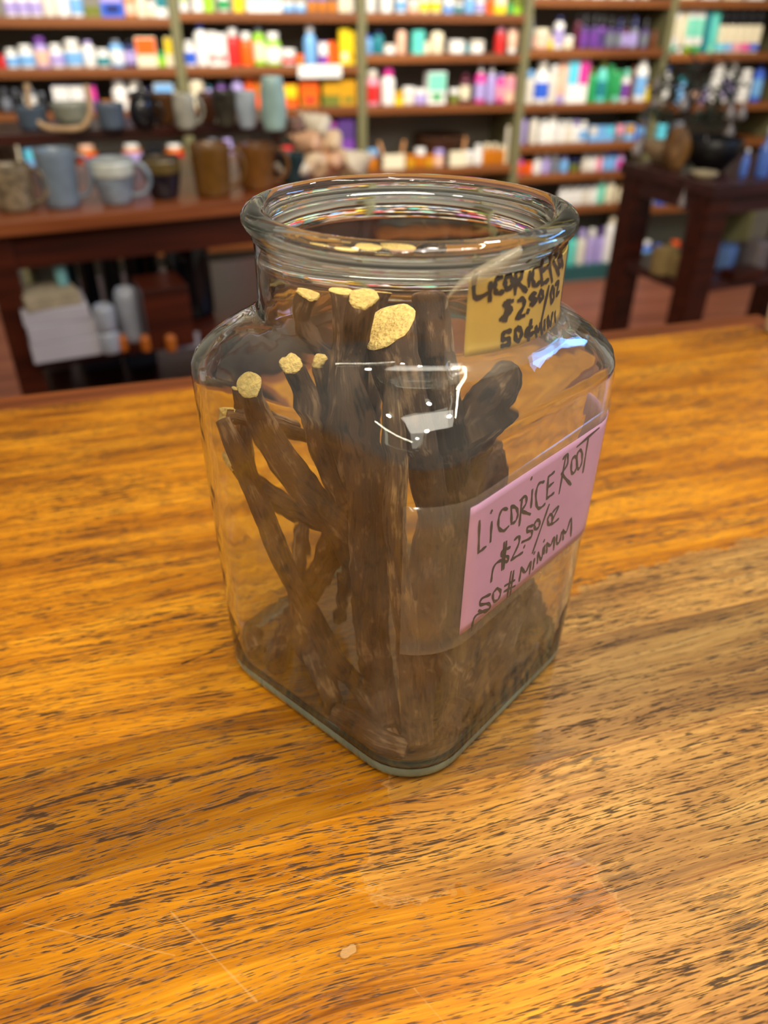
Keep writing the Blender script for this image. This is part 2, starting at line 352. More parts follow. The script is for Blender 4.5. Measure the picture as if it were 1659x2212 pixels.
jar = tag(obj('glass_jar', None, loc=(JC.x, JC.y, ZC+0.0004), rot=(0, 0, JA)), 'large square clear glass jar of licorice roots with open round mouth, on the counter', 'jar')
TH = 0.0032
inner = []
for row in reversed(OUT[:-4]):
    z, h, rc, w_, R = row
    if z > 0.2000: continue
    if z < 0.018: break
    dz = 0.0025 if 0.178 < z <= 0.200 else 0.0
    inner.append((z-dz, h-TH, rc-TH, w_, R-TH))
neck_in = [(0.2440, .07, .034, 1, .0592), (0.2425, .07, .034, 1, .0576), (0.2400, .07, .034, 1, .0572), (0.2370, .07, .034, 1, .0580), (0.2330, .07, .034, 1, .0600), (0.2240, .07, .034, 1, .0604), (0.2100, .07, .034, 1, .0605), (0.2020, .07, .034, 1, .0606)]
bot = [(0.0150, .0720, .0285, 0, .06), (0.0110, .0714, .0280, 0, .06), (0.0085, .0702, .0270, 0, .06), (0.0070, .0685, .0255, 0, .06), (0.0062, .0660, .023, 0, .06), (0.0060, .0620, .020, 0, .06), (0.0060, .045, .02, .3, .045), (0.0064, .025, .012, .8, .025), (0.0066, .010, .004, 1, .010)]
foot = [(0.0012, .010, .004, 1, .010), (0.0012, .03, .012, .8, .03), (0.0010, .060, .022, 0, .06), (0.0004, .0665, .026, 0, .06)]
rows = foot + OUT + neck_in + inner + bot
NP = 128; vs, fs = [], []
for row in rows:
    for i in range(NP):
        ph = 2*math.pi*i/NP + math.pi/NP; r = rad_at(ph, row); vs.append((r*math.cos(ph), r*math.sin(ph), row[0]))
for k in range(len(rows)-1):
    for i in range(NP):
        j = (i+1) % NP; fs.append((k*NP+i, k*NP+j, (k+1)*NP+j, (k+1)*NP+i))
fs.append(tuple(reversed(range(NP)))); fs.append(tuple((len(rows)-1)*NP+i for i in range(NP)))
gm = mesh('glass_body', vs, fs, GLASS, True); gm.materials.append(BASEGLASS)
k0 = len(foot)
for k in range(k0, k0+4):
    for i in range(NP): gm.polygons[k*NP+i].material_index = 1
gl = obj('glass_body', gm, jar)

def patch(name, phi0, phi1, z0, z1, off, m, parent, nu=40, nv=16, th=0.00015, shear=0.0, cut=None):
    vs, fs = [], []
    for lay in (0, 1):
        for j in range(nv+1):
            for i in range(nu+1):
                u, v = i/nu, j/nv
                if cut: u, v = cut(u, v)
                vs.append(surf(phi0+(phi1-phi0)*u, z0+(z1-z0)*v+shear*(u-0.5), off+th*lay))
    n1 = (nu+1)*(nv+1)
    for j in range(nv):
        for i in range(nu):
            q = j*(nu+1)+i; f = (q, q+1, q+nu+2, q+nu+1)
            fs.append(tuple(x+n1 for x in f)); fs.append(tuple(reversed(f)))
    edge = [i for i in range(nu)]+[j*(nu+1)+nu for j in range(nv)]+[nv*(nu+1)+i for i in range(nu, 0, -1)]+[j*(nu+1) for j in range(nv, 0, -1)]
    for a, b_ in zip(edge, edge[1:]+edge[:1]): fs.append((a, b_, b_+n1, a+n1))
    return obj(name, mesh(name, vs, fs, m, True), parent)
def strokes(name, lst, width, off, m, parent, conv):
    """pen strokes lying on the jar surface"""
    vs, fs = [], []
    for st in lst:
        pts = [conv(x, y) for x, y in st]; pts = [hit(*p) for p in pts]; pts = [p for p in pts if p]
        if not pts: continue
        Q = [Vector((p[0], p[1], 0)) for p in pts]
        if len(Q) == 1: Q = [Q[0], Q[0]+Vector((0.004, 0.0008, 0))]
        Q = catmull(Q, 5) if len(Q) > 2 else [Q[0].lerp(Q[1], k/6) for k in range(7)]
        W = [surf(q.x, q.y, off) for q in Q]; Nn = [(surf(q.x, q.y, off+0.001)-w_).normalized() for q, w_ in zip(Q, W)]
        base = len(vs); K = len(W)
        for k in range(K):
            t = (W[min(k+1, K-1)]-W[max(k-1, 0)]).normalized(); s_ = t.cross(Nn[k]).normalized()
            wd = width/2*(0.9+0.22*math.sin(k*1.3+base)); ext = t*(-width*0.3 if k == 0 else (width*0.3 if k == K-1 else 0))
            if k in (0, K-1): wd *= 0.7
            for a in (-1, 1): vs.append(W[k]+s_*wd*a+ext)
            for a in (-1, 1): vs.append(W[k]+s_*wd*a+ext+Nn[k]*0.00006)
        for k in range(K-1):
            a, b_ = base+4*k, base+4*k+4
            fs += [(a+2, a+3, b_+3, b_+2), (a+1, a, b_, b_+1), (a, a+2, b_+2, b_), (a+3, a+1, b_+1, b_+3)]
        fs += [(base, base+1, base+3, base+2), (base+4*(K-1)+2, base+4*(K-1)+3, base+4*(K-1)+1, base+4*(K-1))]
    return obj(name, mesh(name, vs, fs, m), parent)
INK = mat('black marker ink', (0.012, 0.010, 0.014), 0.45)
def tapemat(name, col, dif, spec=0.10):
    m = bpy.data.materials.new(name); m.use_nodes = True; nt = m.node_tree; nt.nodes.clear(); N = nt.nodes.new; L = nt.links.new
    out = N('ShaderNodeOutputMaterial'); t = N('ShaderNodeBsdfTransparent'); t.inputs[0].default_value = (0.97, 0.97, 0.96, 1)
    d = N('ShaderNodeBsdfDiffuse'); d.inputs[0].default_value = col+(1,); g = N('ShaderNodeBsdfGlossy'); g.inputs['Roughness'].default_value = 0.12
    lw = N('ShaderNodeLayerWeight'); lw.inputs['Blend'].default_value = 0.3
    pw = N('ShaderNodeMath'); pw.operation = 'POWER'; pw.inputs[1].default_value = 3.0; L(lw.outputs['Facing'], pw.inputs[0])
    ps = N('ShaderNodeMath'); ps.operation = 'MULTIPLY_ADD'; ps.inputs[1].default_value = 0.35; ps.inputs[2].default_value = spec*0.35; L(pw.outputs[0], ps.inputs[0])
    m1 = N('ShaderNodeMixShader'); m2 = N('ShaderNodeMixShader')
    tc = N('ShaderNodeTexCoord'); nz = N('ShaderNodeTexNoise'); nz.inputs['Scale'].default_value = 90; L(tc.outputs['Object'], nz.inputs['Vector'])
    mr = N('ShaderNodeMapRange'); mr.inputs['To Min'].default_value = dif*0.6; mr.inputs['To Max'].default_value = dif*1.4; L(nz.outputs['Fac'], mr.inputs['Value'])
    L(mr.outputs['Result'], m1.inputs[0]); L(t.outputs[0], m1.inputs[1]); L(d.outputs[0], m1.inputs[2])
    L(ps.outputs[0], m2.inputs[0]); L(m1.outputs[0], m2.inputs[1]); L(g.outputs[0], m2.inputs[2]); L(m2.outputs[0], out.inputs['Surface'])
    return m
CLEAR = tapemat('clear packing tape', (0.62, 0.55, 0.45), 0.05)
AGED = tapemat('aged clear tape', (0.70, 0.60, 0.42), 0.22)
# pink paper label on the right-hand face
hTL, hBL, hBR, hTR = hit(1014, 1106), hit(995, 1375), hit(1232, 1205), hit(1283, 945)
print('pink', [tuple(round(v, 4) for v in h) if h else None for h in (hTL, hBL, hBR, hTR)])
PINK = mat('pink paper', srgb(226, 172, 214), 0.55, 0, 0.03, 60)
zt, zb = hTL[1], hBL[1]
lab = patch('paper_label', hTL[0], math.radians(-45)+math.radians(6) if not hTR else max(hTR[0], -0.62), zb, zt, 0.0004, PINK, jar, shear=(hTR[1]-hTL[1])*0.5 if hTR else 0)
lab['label'] = 'pink paper price label with handwriting'
Z3 = lambda x, y: (800+x/2.9625, 740+y/2.9625)
Z5 = lambda x, y: (800+x/3.318, 1200+y/3.318)
T1 = [[(690,1145),(683,1345)], [(683,1345),(730,1308)], [(768,1150),(760,1275)], [(764,1090)],
 [(868,1068),(835,1070),(812,1130),(815,1190),(845,1205),(875,1178)], [(893,1048),(895,1160)], [(893,1048),(925,1060),(935,1100),(920,1145),(893,1160)],
 [(962,1000),(945,1170)], [(950,1010),(985,985),(988,1030),(955,1080)], [(955,1080),(1015,1100)], [(1028,945),(1020,1055)], [(1020,878)],
 [(1102,893),(1070,905),(1052,960),(1055,1040),(1075,1062),(1108,1035)], [(1130,860),(1120,1000)], [(1130,862),(1168,830)], [(1125,930),(1162,898)], [(1120,1000),(1165,965)],
 [(1243,722),(1200,965)], [(1225,745),(1252,718),(1252,780),(1215,840)], [(1215,840),(1275,910)], [(1298,728),(1280,760),(1278,825),(1293,838),(1312,795),(1310,742),(1298,728)],
 [(1332,688),(1315,720),(1315,795),(1328,808),(1345,765),(1345,705),(1332,688)], [(1385,620),(1352,830)], [(1315,668),(1455,548)],
 [(885,1312),(838,1335),(832,1362),(872,1372),(868,1402),(820,1398),(780,1440),(765,1530)], [(862,1275),(845,1448)], [(848,1282),(833,1455)],
 [(915,1262),(943,1242),(940,1290),(893,1392)], [(893,1392),(965,1345)], [(975,1312)],
 [(1032,1172),(1000,1182),(996,1210),(1025,1208),(1018,1248),(962,1278)], [(1058,1135),(1042,1165),(1048,1195),(1070,1180),(1075,1145),(1058,1135)], [(1135,1040),(1030,1345)],
 [(1140,1100),(1126,1135),(1135,1168),(1153,1150),(1155,1108),(1140,1100)], [(1160,1085),(1195,1052),(1150,1160),(1195,1130)],
 [(958,1440),(945,1525)], [(958,1440),(985,1470),(1018,1402),(1010,1480)], [(1042,1385),(1032,1450)], [(1040,1352)], [(1066,1345),(1060,1412)], [(1066,1345),(1085,1390),(1100,1312)],
 [(1108,1300),(1103,1352)], [(1102,1275)], [(1122,1285),(1120,1345)], [(1122,1285),(1145,1300),(1168,1245),(1165,1325)], [(1185,1235),(1185,1285),(1203,1275),(1215,1215)], [(1225,1200),(1225,1262)], [(1225,1200),(1245,1215),(1277,1125),(1275,1238)]]
T1b = [[(850,280),(790,310),(780,352),(835,345),(850,368),(820,402),(768,395)], [(835,385),(755,425),(728,470),(718,535)], [(900,235),(870,275),(878,328),(910,310),(925,258),(900,235)],
 [(1000,118),(972,300)], [(1018,112),(992,290)], [(955,218),(1025,178)], [(950,258),(1028,218)]]
wr = strokes('handwriting', T1, 0.0016, 0.00062, INK, lab, Z3); wr['label'] = 'black marker words reading licorice root and price'
strokes('handwriting', T1b, 0.0016, 0.00062, INK, lab, Z5)['label'] = 'black marker words at the foot of the label'
ht0, ht1 = hit(872, 1118), hit(880, 1388)
tp = patch('clear_tape', ht0[0] if ht0 else -2.2, -0.70, zb-0.004, zt+0.006, 0.0008, CLEAR, jar, 50, 6, 0.00005)
# yellow paper label round the neck, under aged tape
Z2 = lambda x, y: (880+x/3.456, 360+y/3.456)
y0, y1_, y2_, y3_ = hit(*Z2(455, 775)), hit(*Z2(445, 1200)), hit(*Z2(840, 1372)), hit(*Z2(1130, 1170))
print('yellow', y0, y1_, y2_, y3_)
YEL = mat('yellowed paper', srgb(232, 196, 92), 0.6, 0, 0.12, 25)
yl = patch('paper_label', -2.118, -0.75, 0.2035, 0.2322, 0.0008, YEL, jar, 30, 10)
yl['label'] = 'yellowed paper price label curling round the neck'
T2 = [[(500,790),(492,975),(590,945)], [(608,870),(602,1000)], [(690,828),(650,845),(640,900),(655,945),(700,935)], [(735,812),(715,850),(722,905),(745,915),(768,865),(755,820),(735,812)],
 [(795,790),(788,950)], [(790,795),(838,772),(832,830),(795,860)], [(800,862),(870,930)], [(895,790),(890,892)], [(885,700)], [(965,745),(925,765),(915,840),(935,890),(972,862)],
 [(990,690),(985,882)], [(990,690),(1032,660)], [(985,782),(1027,752)], [(985,880),(1032,850)], [(1075,612),(1060,860)], [(1075,615),(1097,605),(1095,670),(1070,715)], [(1072,720),(1112,812)],
 [(1120,660),(1112,735),(1128,745),(1132,665)], [(1150,575),(1140,750)],
 [(770,1003),(705,1035),(762,1075),(680,1142)], [(748,1000),(722,1150)], [(735,1003),(705,1150)], [(812,1003),(848,990),(850,1045),(797,1130)], [(797,1132),(855,1112)], [(880,1090)],
 [(940,950),(905,962),(905,992),(940,992),(932,1022),(900,1030)], [(975,932),(963,970),(975,1002),(992,975),(988,940),(975,932)], [(1035,900),(982,1150)],
 [(1060,905),(1050,950),(1057,1015),(1072,985),(1072,925),(1060,905)], [(1085,882),(1110,868),(1092,955),(1112,940)],
 [(755,1228),(708,1240),(695,1290),(738,1285),(745,1325),(690,1345)], [(808,1200),(790,1235),(797,1300),(822,1290),(835,1235),(808,1200)],
 [(905,1150),(885,1300)], [(912,1200),(868,1225),(875,1268),(925,1240)], [(940,1200),(944,1272)], [(940,1200),(958,1228),(977,1170),(985,1252)], [(1005,1152),(1003,1222)], [(1028,1125),(1030,1205)], [(1028,1125),(1050,1185),(1062,1098)], [(1082,1092),(1085,1165)]]
wr2 = strokes('handwriting', T2, 0.0021, 0.0011, INK, yl, Z2); wr2['label'] = 'black marker words on the yellowed label'
patch('clear_tape', -2.24, -0.40, 0.1965, 0.2324, 0.0014, CLEAR, jar, 40, 14, 0.00005)
# loose end of the old tape, curled off the glass
pa = [hit(*p) for p in ((1112, 548), (1070, 562), (1030, 588), (990, 612), (966, 640), (962, 662))]
pa = [p for p in pa if p]; cp = catmull([surf(p[0], p[1], 0.0022+0.0012*math.sin(i)) for i, p in enumerate(pa)], 6)
vs, fs = [], []
for i, p in enumerate(cp):
    wdt = 0.0022*(0.5+math.sin(math.pi*min(1, i/len(cp)+0.25)))
    for dz, dn in ((-1, 0), (-0.3, .0012), (0.4, .0014), (1, 0)):
        q = p+Vector((0.25*wdt*dz, 0, wdt*dz)); q2 = q*(1+dn/0.064); vs.append((q2.x, q2.y, q.z))
for i in range(len(cp)-1):
    for k in range(3): a = i*4+k; fs.append((a, a+1, a+5, a+4))
fold = obj('tape_curl', mesh('tape_curl', vs, fs, AGED, True), jar)
so = fold.modifiers.new('thick', 'SOLIDIFY'); so.thickness = 0.0002

# ------------------------------------------------------------------ licorice roots
def barkmat(name, c1, c2, c3):
    m = bpy.data.materials.new(name); m.use_nodes = True; nt = m.node_tree; L = nt.links.new; N = nt.nodes.new; b = nt.nodes['Principled BSDF']
    at = N('ShaderNodeAttribute'); at.attribute_name = 'along'
    mp = N('ShaderNodeMapping'); L(at.outputs['Vector'], mp.inputs['Vector']); mp.inputs['Scale'].default_value = (1, 1, 0.16)
    nz = N('ShaderNodeTexNoise'); nz.inputs['Scale'].default_value = 420; nz.inputs['Detail'].default_value = 5; nz.inputs['Roughness'].default_value = 0.65; L(mp.outputs['Vector'], nz.inputs['Vector'])
    n2 = N('ShaderNodeTexNoise'); n2.inputs['Scale'].default_value = 60; n2.inputs['Detail'].default_value = 3; L(at.outputs['Vector'], n2.inputs['Vector'])
    ad = N('ShaderNodeMath'); ad.operation = 'MULTIPLY_ADD'; L(n2.outputs['Fac'], ad.inputs[0]); ad.inputs[1].default_value = 0.55; 
    ml = N('ShaderNodeMath'); ml.operation = 'MULTIPLY'; L(nz.outputs['Fac'], ml.inputs[0]); ml.inputs[1].default_value = 0.45; L(ml.outputs[0], ad.inputs[2])
    rp = N('ShaderNodeValToRGB'); cr = rp.color_ramp; cr.elements.new(0.5); cr.elements.new(0.6)
    for e, (p, c_) in zip(cr.elements, ((0.40, c1), (0.47, c2), (0.53, c2), (0.64, c3))): e.position = p; e.color = c_+(1,)
    L(ad.outputs[0], rp.inputs['Fac']); L(rp.outputs['Color'], b.inputs['Base Color']); b.inputs['Roughness'].default_value = 0.8
    bp = N('ShaderNodeBump'); bp.inputs['Strength'].default_value = 0.9; bp.inputs['Distance'].default_value = 0.0014; L(nz.outputs['Fac'], bp.inputs['Height']); L(bp.outputs['Normal'], b.inputs['Normal'])
    return m
BARK = barkmat('root bark', (0.020, 0.009, 0.004), (0.095, 0.047, 0.022), (0.42, 0.25, 0.13))
PEEL = barkmat('peeled root bark', (0.030, 0.014, 0.006), (0.12, 0.062, 0.028), (0.55, 0.33, 0.14))
CUT = mat('pale cut root wood', srgb(226, 190, 112), 0.85, 0, 0.22, 520, bump=0.8)
VF = Vector((math.sin(YAW), math.cos(YAW), 0))
def jpt(x, y, d, r):
    """point inside the jar seen at (x, y), d metres behind the jar's middle plane (None: lying on the jar floor)"""
    if d is None: p = on_z(x, y, 0.0075+r)
    else:
        n = VF; P0 = Vector((JC.x, JC.y, ZC))+VF*d; p = on_plane(x, y, P0, n)
    lx, ly, z = jar_local(p); z = max(z, 0.0070+r)
    lim = 0.0705-r
    if z > 0.194: lim = 0.0578-r
    lx = max(-lim, min(lim, lx)); ly = max(-lim, min(lim, ly))
    if z > 0.186:
        q = math.hypot(lx, ly); R = 0.0590-r if z > 0.193 else 0.072-r
        if q > R: lx *= R/q; ly *= R/q
    else:
        k = lim-0.026
        if abs(lx) > k and abs(ly) > k:
            ax, ay = abs(lx)-k, abs(ly)-k; q = math.hypot(ax, ay); rr = 0.026
            if q > rr: lx = math.copysign(k+ax*rr/q, lx); ly = math.copysign(k+ay*rr/q, ly)
    return Vector((lx, ly, z))
def root(pts, label, cut_top=None, cut_low=False, m=None, seed=0, cutdir=None, rough=1.0):
    rnd = random.Random(seed); P, Rr = [], []
    for (x, y, d, rp) in pts:
        dist = 0.40; r = rp/FPX*dist*0.93
        P.append(jpt(x, y, d, r)); Rr.append(r)
    per = 9; Q = catmull(P, per); n = 28
    R_ = [p.x for p in catmull([Vector((r, 0, 0)) for r in Rr], per)]
    base = Q[0].copy(); loc = Q[0]
    vs, fs, al = [], [], []; prev = None; K = len(Q); L_ = 0
    T0 = (Q[1]-Q[0]).normalized()
    for k, p in enumerate(Q):
        t = (Q[min(k+1, K-1)]-Q[max(k-1, 0)]).normalized()
        nrm = t.orthogonal().normalized() if prev is None else (prev-t*prev.dot(t)).normalized(); prev = nrm; bn = t.cross(nrm)
        if k: L_ += (Q[k]-Q[k-1]).length
        shr = 1.0
        for i in range(n):
            a = 2*math.pi*i/n
            f = 1 + rough*(0.16*noise.noise(Vector((math.cos(a)*1.3, math.sin(a)*1.3, L_*45+seed*7))) + 0.10*noise.noise(Vector((math.cos(a)*4, math.sin(a)*4, L_*30+seed*3))) + 0.05*noise.noise(Vector((math.cos(a)*9, math.sin(a)*9, L_*160+seed))))
            r = R_[k]*f*shr; q = p+nrm*(r*math.cos(a))+bn*(r*math.sin(a))
            if cutdir is not None:          # slanted saw cut at the top
                c_ = Vector(cutdir).normalized(); dd = (q-Q[0]).dot(c_)
                if T0.dot(c_) < -0.1 and (k == 0 or dd > 0): q = q + T0*(max(-1.0*R_[0], min(1.0*R_[0] if k == 0 else 9, -dd/T0.dot(c_))) if k == 0 else -dd/T0.dot(c_) if -dd/T0.dot(c_) < R_[0] else 0)
            vs.append(q-base); al.append((math.cos(a)*0.006, math.sin(a)*0.006, L_+seed*0.3))
    for k in range(K-1):
        for i in range(n):
            j = (i+1) % n; fs.append((k*n+i, (k)*n+j, (k+1)*n+j, (k+1)*n+i))
    fs.append(tuple((K-1)*n+i for i in range(n))); fs.append(tuple(reversed(range(n))))
    jm = Matrix.Translation(Vector((JC.x, JC.y, ZC+0.0004))) @ Matrix.Rotation(JA, 4, 'Z')
    o = obj('licorice_root', None, loc=jm @ base, rot=(0, 0, JA)); tag(o, label, 'root', 'licorice roots in the jar')
    me = mesh('bark', vs, fs, m or BARK, True); at = me.attributes.new('along', 'FLOAT_VECTOR', 'POINT'); at.data.foreach_set('vector', [c_ for a in al for c_ in a])
    me.polygons[-1].use_smooth = False; me.polygons[-2].use_smooth = False
    obj('bark', me, o)
    for which in ((0,) if cut_top else ()) + ((K-1,) if cut_low else ()):
        ring = [vs[which*n+i] for i in range(n)]; cen = sum(ring, Vector())/n
        nn = (ring[0]-cen).cross(ring[n//4]-cen).normalized(); tt = (Q[0]-Q[1]) if which == 0 else (Q[-1]-Q[-2])
        if nn.dot(tt) < 0: nn = -nn
        v2, f2 = [], []; steps = (1.03, 1.0, 0.85, 0.6, 0.3)
        for s_i, s_ in enumerate(steps):
            for i, q in enumerate(ring):
                h = (-0.0006, 0.0002, 0.0005, 0.0006, 0.0006)[s_i]+0.0003*noise.noise(q*400)
                v2.append(cen+(q-cen)*s_+nn*h)
        v2.append(cen+nn*0.0006)
        for s_i in range(len(steps)-1):
            for i in range(n): j = (i+1) % n; f2.append((s_i*n+i, s_i*n+j, (s_i+1)*n+j, (s_i+1)*n+i))
        for i in range(n): f2.append(((len(steps)-1)*n+i, (len(steps)-1)*n+(i+1) % n, len(steps)*n))
        e = obj('cut_end', mesh('cut_end', v2, f2, CUT, True), o); e['label'] = 'pale fibrous sawn end'
    return o
fl_ = None
ROOTS = [
 (dict(label='thickest licorice root with broad slanted pale cut face in the jar mouth', cut_top=1, cutdir=(-0.49, 0.17, 1.0), rough=0.55),
  [(835,700,-.020,54),(850,775,-.024,50),(876,870,-.028,42),(905,960,-.030,40),(928,1050,-.030,38),(945,1150,-.030,38),(935,1300,-.030,37),(915,1450,-.03,35),(905,1590,fl_,30)]),
 (dict(label='slim root leaning from the left wall down to the front corner of the jar floor', rough=0.8),
  [(487,905,-.015,15),(530,1000,-.02,20),(585,1130,-.025,23),(630,1240,-.03,22),(680,1330,-.035,23),(735,1430,-.04,25),(790,1530,-.045,25),(850,1600,fl_,20)]),
 (dict(label='root standing behind the slim leaning root and splitting towards the floor'),
  [(660,1110,.02,19),(652,1200,.01,19),(648,1300,-.005,22),(665,1400,-.015,25),(690,1480,-.02,27),(712,1545,fl_,24)]),
 (dict(label='root with pale end touching the left wall below the others', cut_top=1, cutdir=(-0.8, -0.3, 0.4)),
  [(486,990,.0,18),(560,1045,-.0,22),(630,1095,-.005,26),(700,1118,-.01,27),(760,1150,-.01,25)]),
 (dict(label='thick root with round pale fibrous end facing out at upper left', cut_top=1, cutdir=(-0.6, -0.4, 0.9), rough=0.6),
  [(546,832,-.03,23),(575,915,-.026,25),(625,1000,-.022,29),(680,1075,-.02,33),(735,1140,-.018,30),(770,1230,-.016,24)]),
 (dict(label='dark narrow root top at the far left corner of the jar', cut_top=1),
  [(452,797,.03,14),(475,870,.025,17),(500,940,.02,17),(545,1040,.01,16)]),
 (dict(label='dark narrow root second from the left corner', cut_top=1),
  [(494,797,.03,15),(522,855,.025,18),(555,925,.02,19),(610,1010,.01,20),(670,1080,.0,20)]),
 (dict(label='short root stub with a small pale end between the two narrow dark roots', cut_top=1),
  [(500,855,.02,16),(545,880,.02,18),(600,900,.02,17),(650,910,.025,15)]),
 (dict(label='root lying almost level near the left wall with a pale end', cut_top=1, cutdir=(-0.8, -0.3, 0.4), m=PEEL),
  [(482,897,-.0,18),(540,903,.0,17),(600,922,.005,17),(660,938,.01,16),(730,955,.015,16)]),
 (dict(label='wavy root with hollow pale end under the shoulder of the jar', cut_top=1, cutdir=(-0.5, -0.3, 0.8)),
  [(632,790,-.01,19),(660,840,-.01,20),(682,890,-.012,22),(690,950,-.014,21),(715,1010,-.016,22),(740,1080,-.016,20)]),
 (dict(label='small root end showing beside the hollow one under the shoulder', cut_top=1, cutdir=(-0.5, -0.3, 0.8)),
  [(690,787,.01,15),(705,850,.01,17),(722,930,.01,18),(735,1010,.01,18)]),
 (dict(label='root bending left inside the jar neck', cut_top=1),
  [(622,612,.035,26),(645,690,.03,22),(690,760,.025,22),(730,830,.02,20),(760,920,.02,20)]),
 (dict(label='long straight root from the neck crossing to the lower left of the floor', cut_top=1, cutdir=(-0.35, -0.3, 0.9), rough=0.7),
  [(742,598,.0,24),(748,680,-.002,26),(745,800,-.005,28),(742,930,-.01,32),(742,1050,-.01,34),(730,1150,-.01,34),(690,1250,-.0,30),(635,1345,.01,25),(588,1450,fl_,24)]),
 (dict(label='knobbly root with pale torn tip in front of the long straight one', cut_top=1, cutdir=(-0.5, -0.45, 0.7)),
  [(787,628,-.03,25),(776,690,-.03,25),(768,760,-.025,25),(765,850,-.028,26),(775,950,-.03,26)]),
 (dict(label='root behind the torn tip rising highest in the neck', cut_top=1),
  [(828,572,.03,20),(812,660,.028,22),(800,760,.025,24),(795,880,.02,26),(800,1000,.015,26)]),
 (dict(label='upright flat root with ridged bark in the right of the neck', rough=0.9),
  [(925,580,.0,17),(927,600,.0,30),(935,680,.0,33),(945,790,-.005,37),(962,880,-.01,38),(988,970,-.01,38),(1005,1080,-.01,40),(1005,1220,-.01,40),(995,1380,-.01,38),(985,1530,fl_,34)]),
 (dict(label='thick central root standing down to the middle of the floor', rough=0.8),
  [(750,790,-.035,14),(762,860,-.042,27),(786,960,-.047,36),(800,1080,-.048,39),(802,1220,-.048,37),(805,1370,-.047,35),(825,1480,-.046,32),(846,1578,fl_,27)]),
 (dict(label='root with bark peeling off pressed against the front corner', m=PEEL, rough=1.1),
  [(846,835,-.045,11),(848,900,-.056,18),(857,1000,-.062,20),(852,1100,-.063,21),(858,1200,-.064,20),(872,1320,-.064,23),(888,1450,-.062,28),(905,1600,fl_,32)]),
 (dict(label='thin root behind the central one seen in the gap'),
  [(765,1120,.01,16),(752,1220,.01,16),(742,1320,.01,17),(734,1405,.012,12)]),
 (dict(label='thick root resting against the shoulder at the right with dark round end'),
  [(1108,798,.0,8),(1100,812,.0,24),(1082,838,.0,36),(1040,895,-.004,40),(1000,960,-.006,38),(960,1050,-.008,36),(925,1160,-.01,34),(900,1280,-.01,30)]),
 (dict(label='root lying along the jar floor behind the pink label', rough=0.8),
  [(1158,1270,.045,12),(1168,1300,.045,26),(1172,1350,.04,30),(1140,1420,.03,32),(1085,1490,.015,34),(1020,1540,fl_,32)]),
 (dict(label='curved root end standing behind the pink label at lower right'),
  [(1100,1215,.02,12),(1116,1240,.02,27),(1150,1290,.02,30),(1165,1370,.02,30),(1130,1440,.02,28)]),
 (dict(label='root lying across the front of the jar floor'),
  [(702,1560,fl_,22),(760,1578,fl_,25),(820,1600,fl_,25),(880,1622,fl_,22)]),
 (dict(label='short dark root end in the back left corner of the floor'),
  [(560,1362,.0,17),(540,1385,fl_,22),(532,1425,fl_,22)]),
 (dict(label='broad dark root behind the left edge of the pink label', rough=0.7),
  [(1040,935,.03,10),(1045,960,.03,32),(1065,1080,.03,42),(1070,1220,.028,44),(1060,1360,.026,42),(1040,1470,.02,36)]),
 (dict(label='short root against the front right of the floor beside the peeled one'),
  [(948,1385,-.03,8),(956,1415,-.03,20),(975,1480,-.035,28),(985,1545,-.035,30),(985,1590,fl_,24)]),
]
for i, (kw, pts) in enumerate(ROOTS): root(pts, seed=i+1, **kw)
# ------------------------------------------------------------------ back wall shelving
COL = dict(white=(236,234,226), cream=(232,220,186), ivory=(222,214,196), lavender=(176,160,214), blue=(52,96,206), navy=(28,34,92), sky=(120,176,226), cyan=(96,206,226), teal=(36,128,136), mint=(126,214,184), aqua=(98,208,190),
           green=(44,158,86), lime=(150,206,40), olive=(112,118,44), yellow=(238,206,28), amber=(196,116,20), orange=(240,98,20), red=(214,44,42), pink=(232,150,166), magenta=(220,56,150), maroon=(92,30,50), purple=(120,66,158), violet=(84,58,120),
           black=(22,22,26), grey=(120,124,132), brown=(110,60,30), gold=(206,150,24), peach=(238,190,160), tan=(186,150,104))
def cm(n, rough=0.35): return mat(n+' surface', srgb(*COL[n]), rough, 0, 0.04, 12)
UPR = mat('olive green upright paint', srgb(112, 108, 72), 0.5, 0, 0.06, 8)
BACK = mat('grey back board', srgb(138, 134, 120), 0.8, 0, 0.08, 4)
SHW = woodmat('shelf wood', srgb(100, 54, 20), srgb(142, 84, 36), 0.4, (2, 20, 40))
KICK = mat('teal kick board', srgb(36, 84, 84), 0.6)
FY, BY = 3.70, 4.00
BX = [-0.50, 0.277, 1.048, 1.820, 2.565, 3.335]
SH = [[.55, .24, .07, -.085, -.283, -.64, -.885], [.55, .26, .07, -.087, -.283, -.64, -.885], [.55, .26, .109, -.09, -.358, -.62, -.885],
      [.55, .322, .125, -.10, -.275, -.412, -.573, -.885], [.55, .325, .105, -.115, -.29, -.44, -.60, -.885]]
BAYN = ['leftmost bay', 'second bay from left', 'middle bay', 'second bay from right', 'rightmost bay']
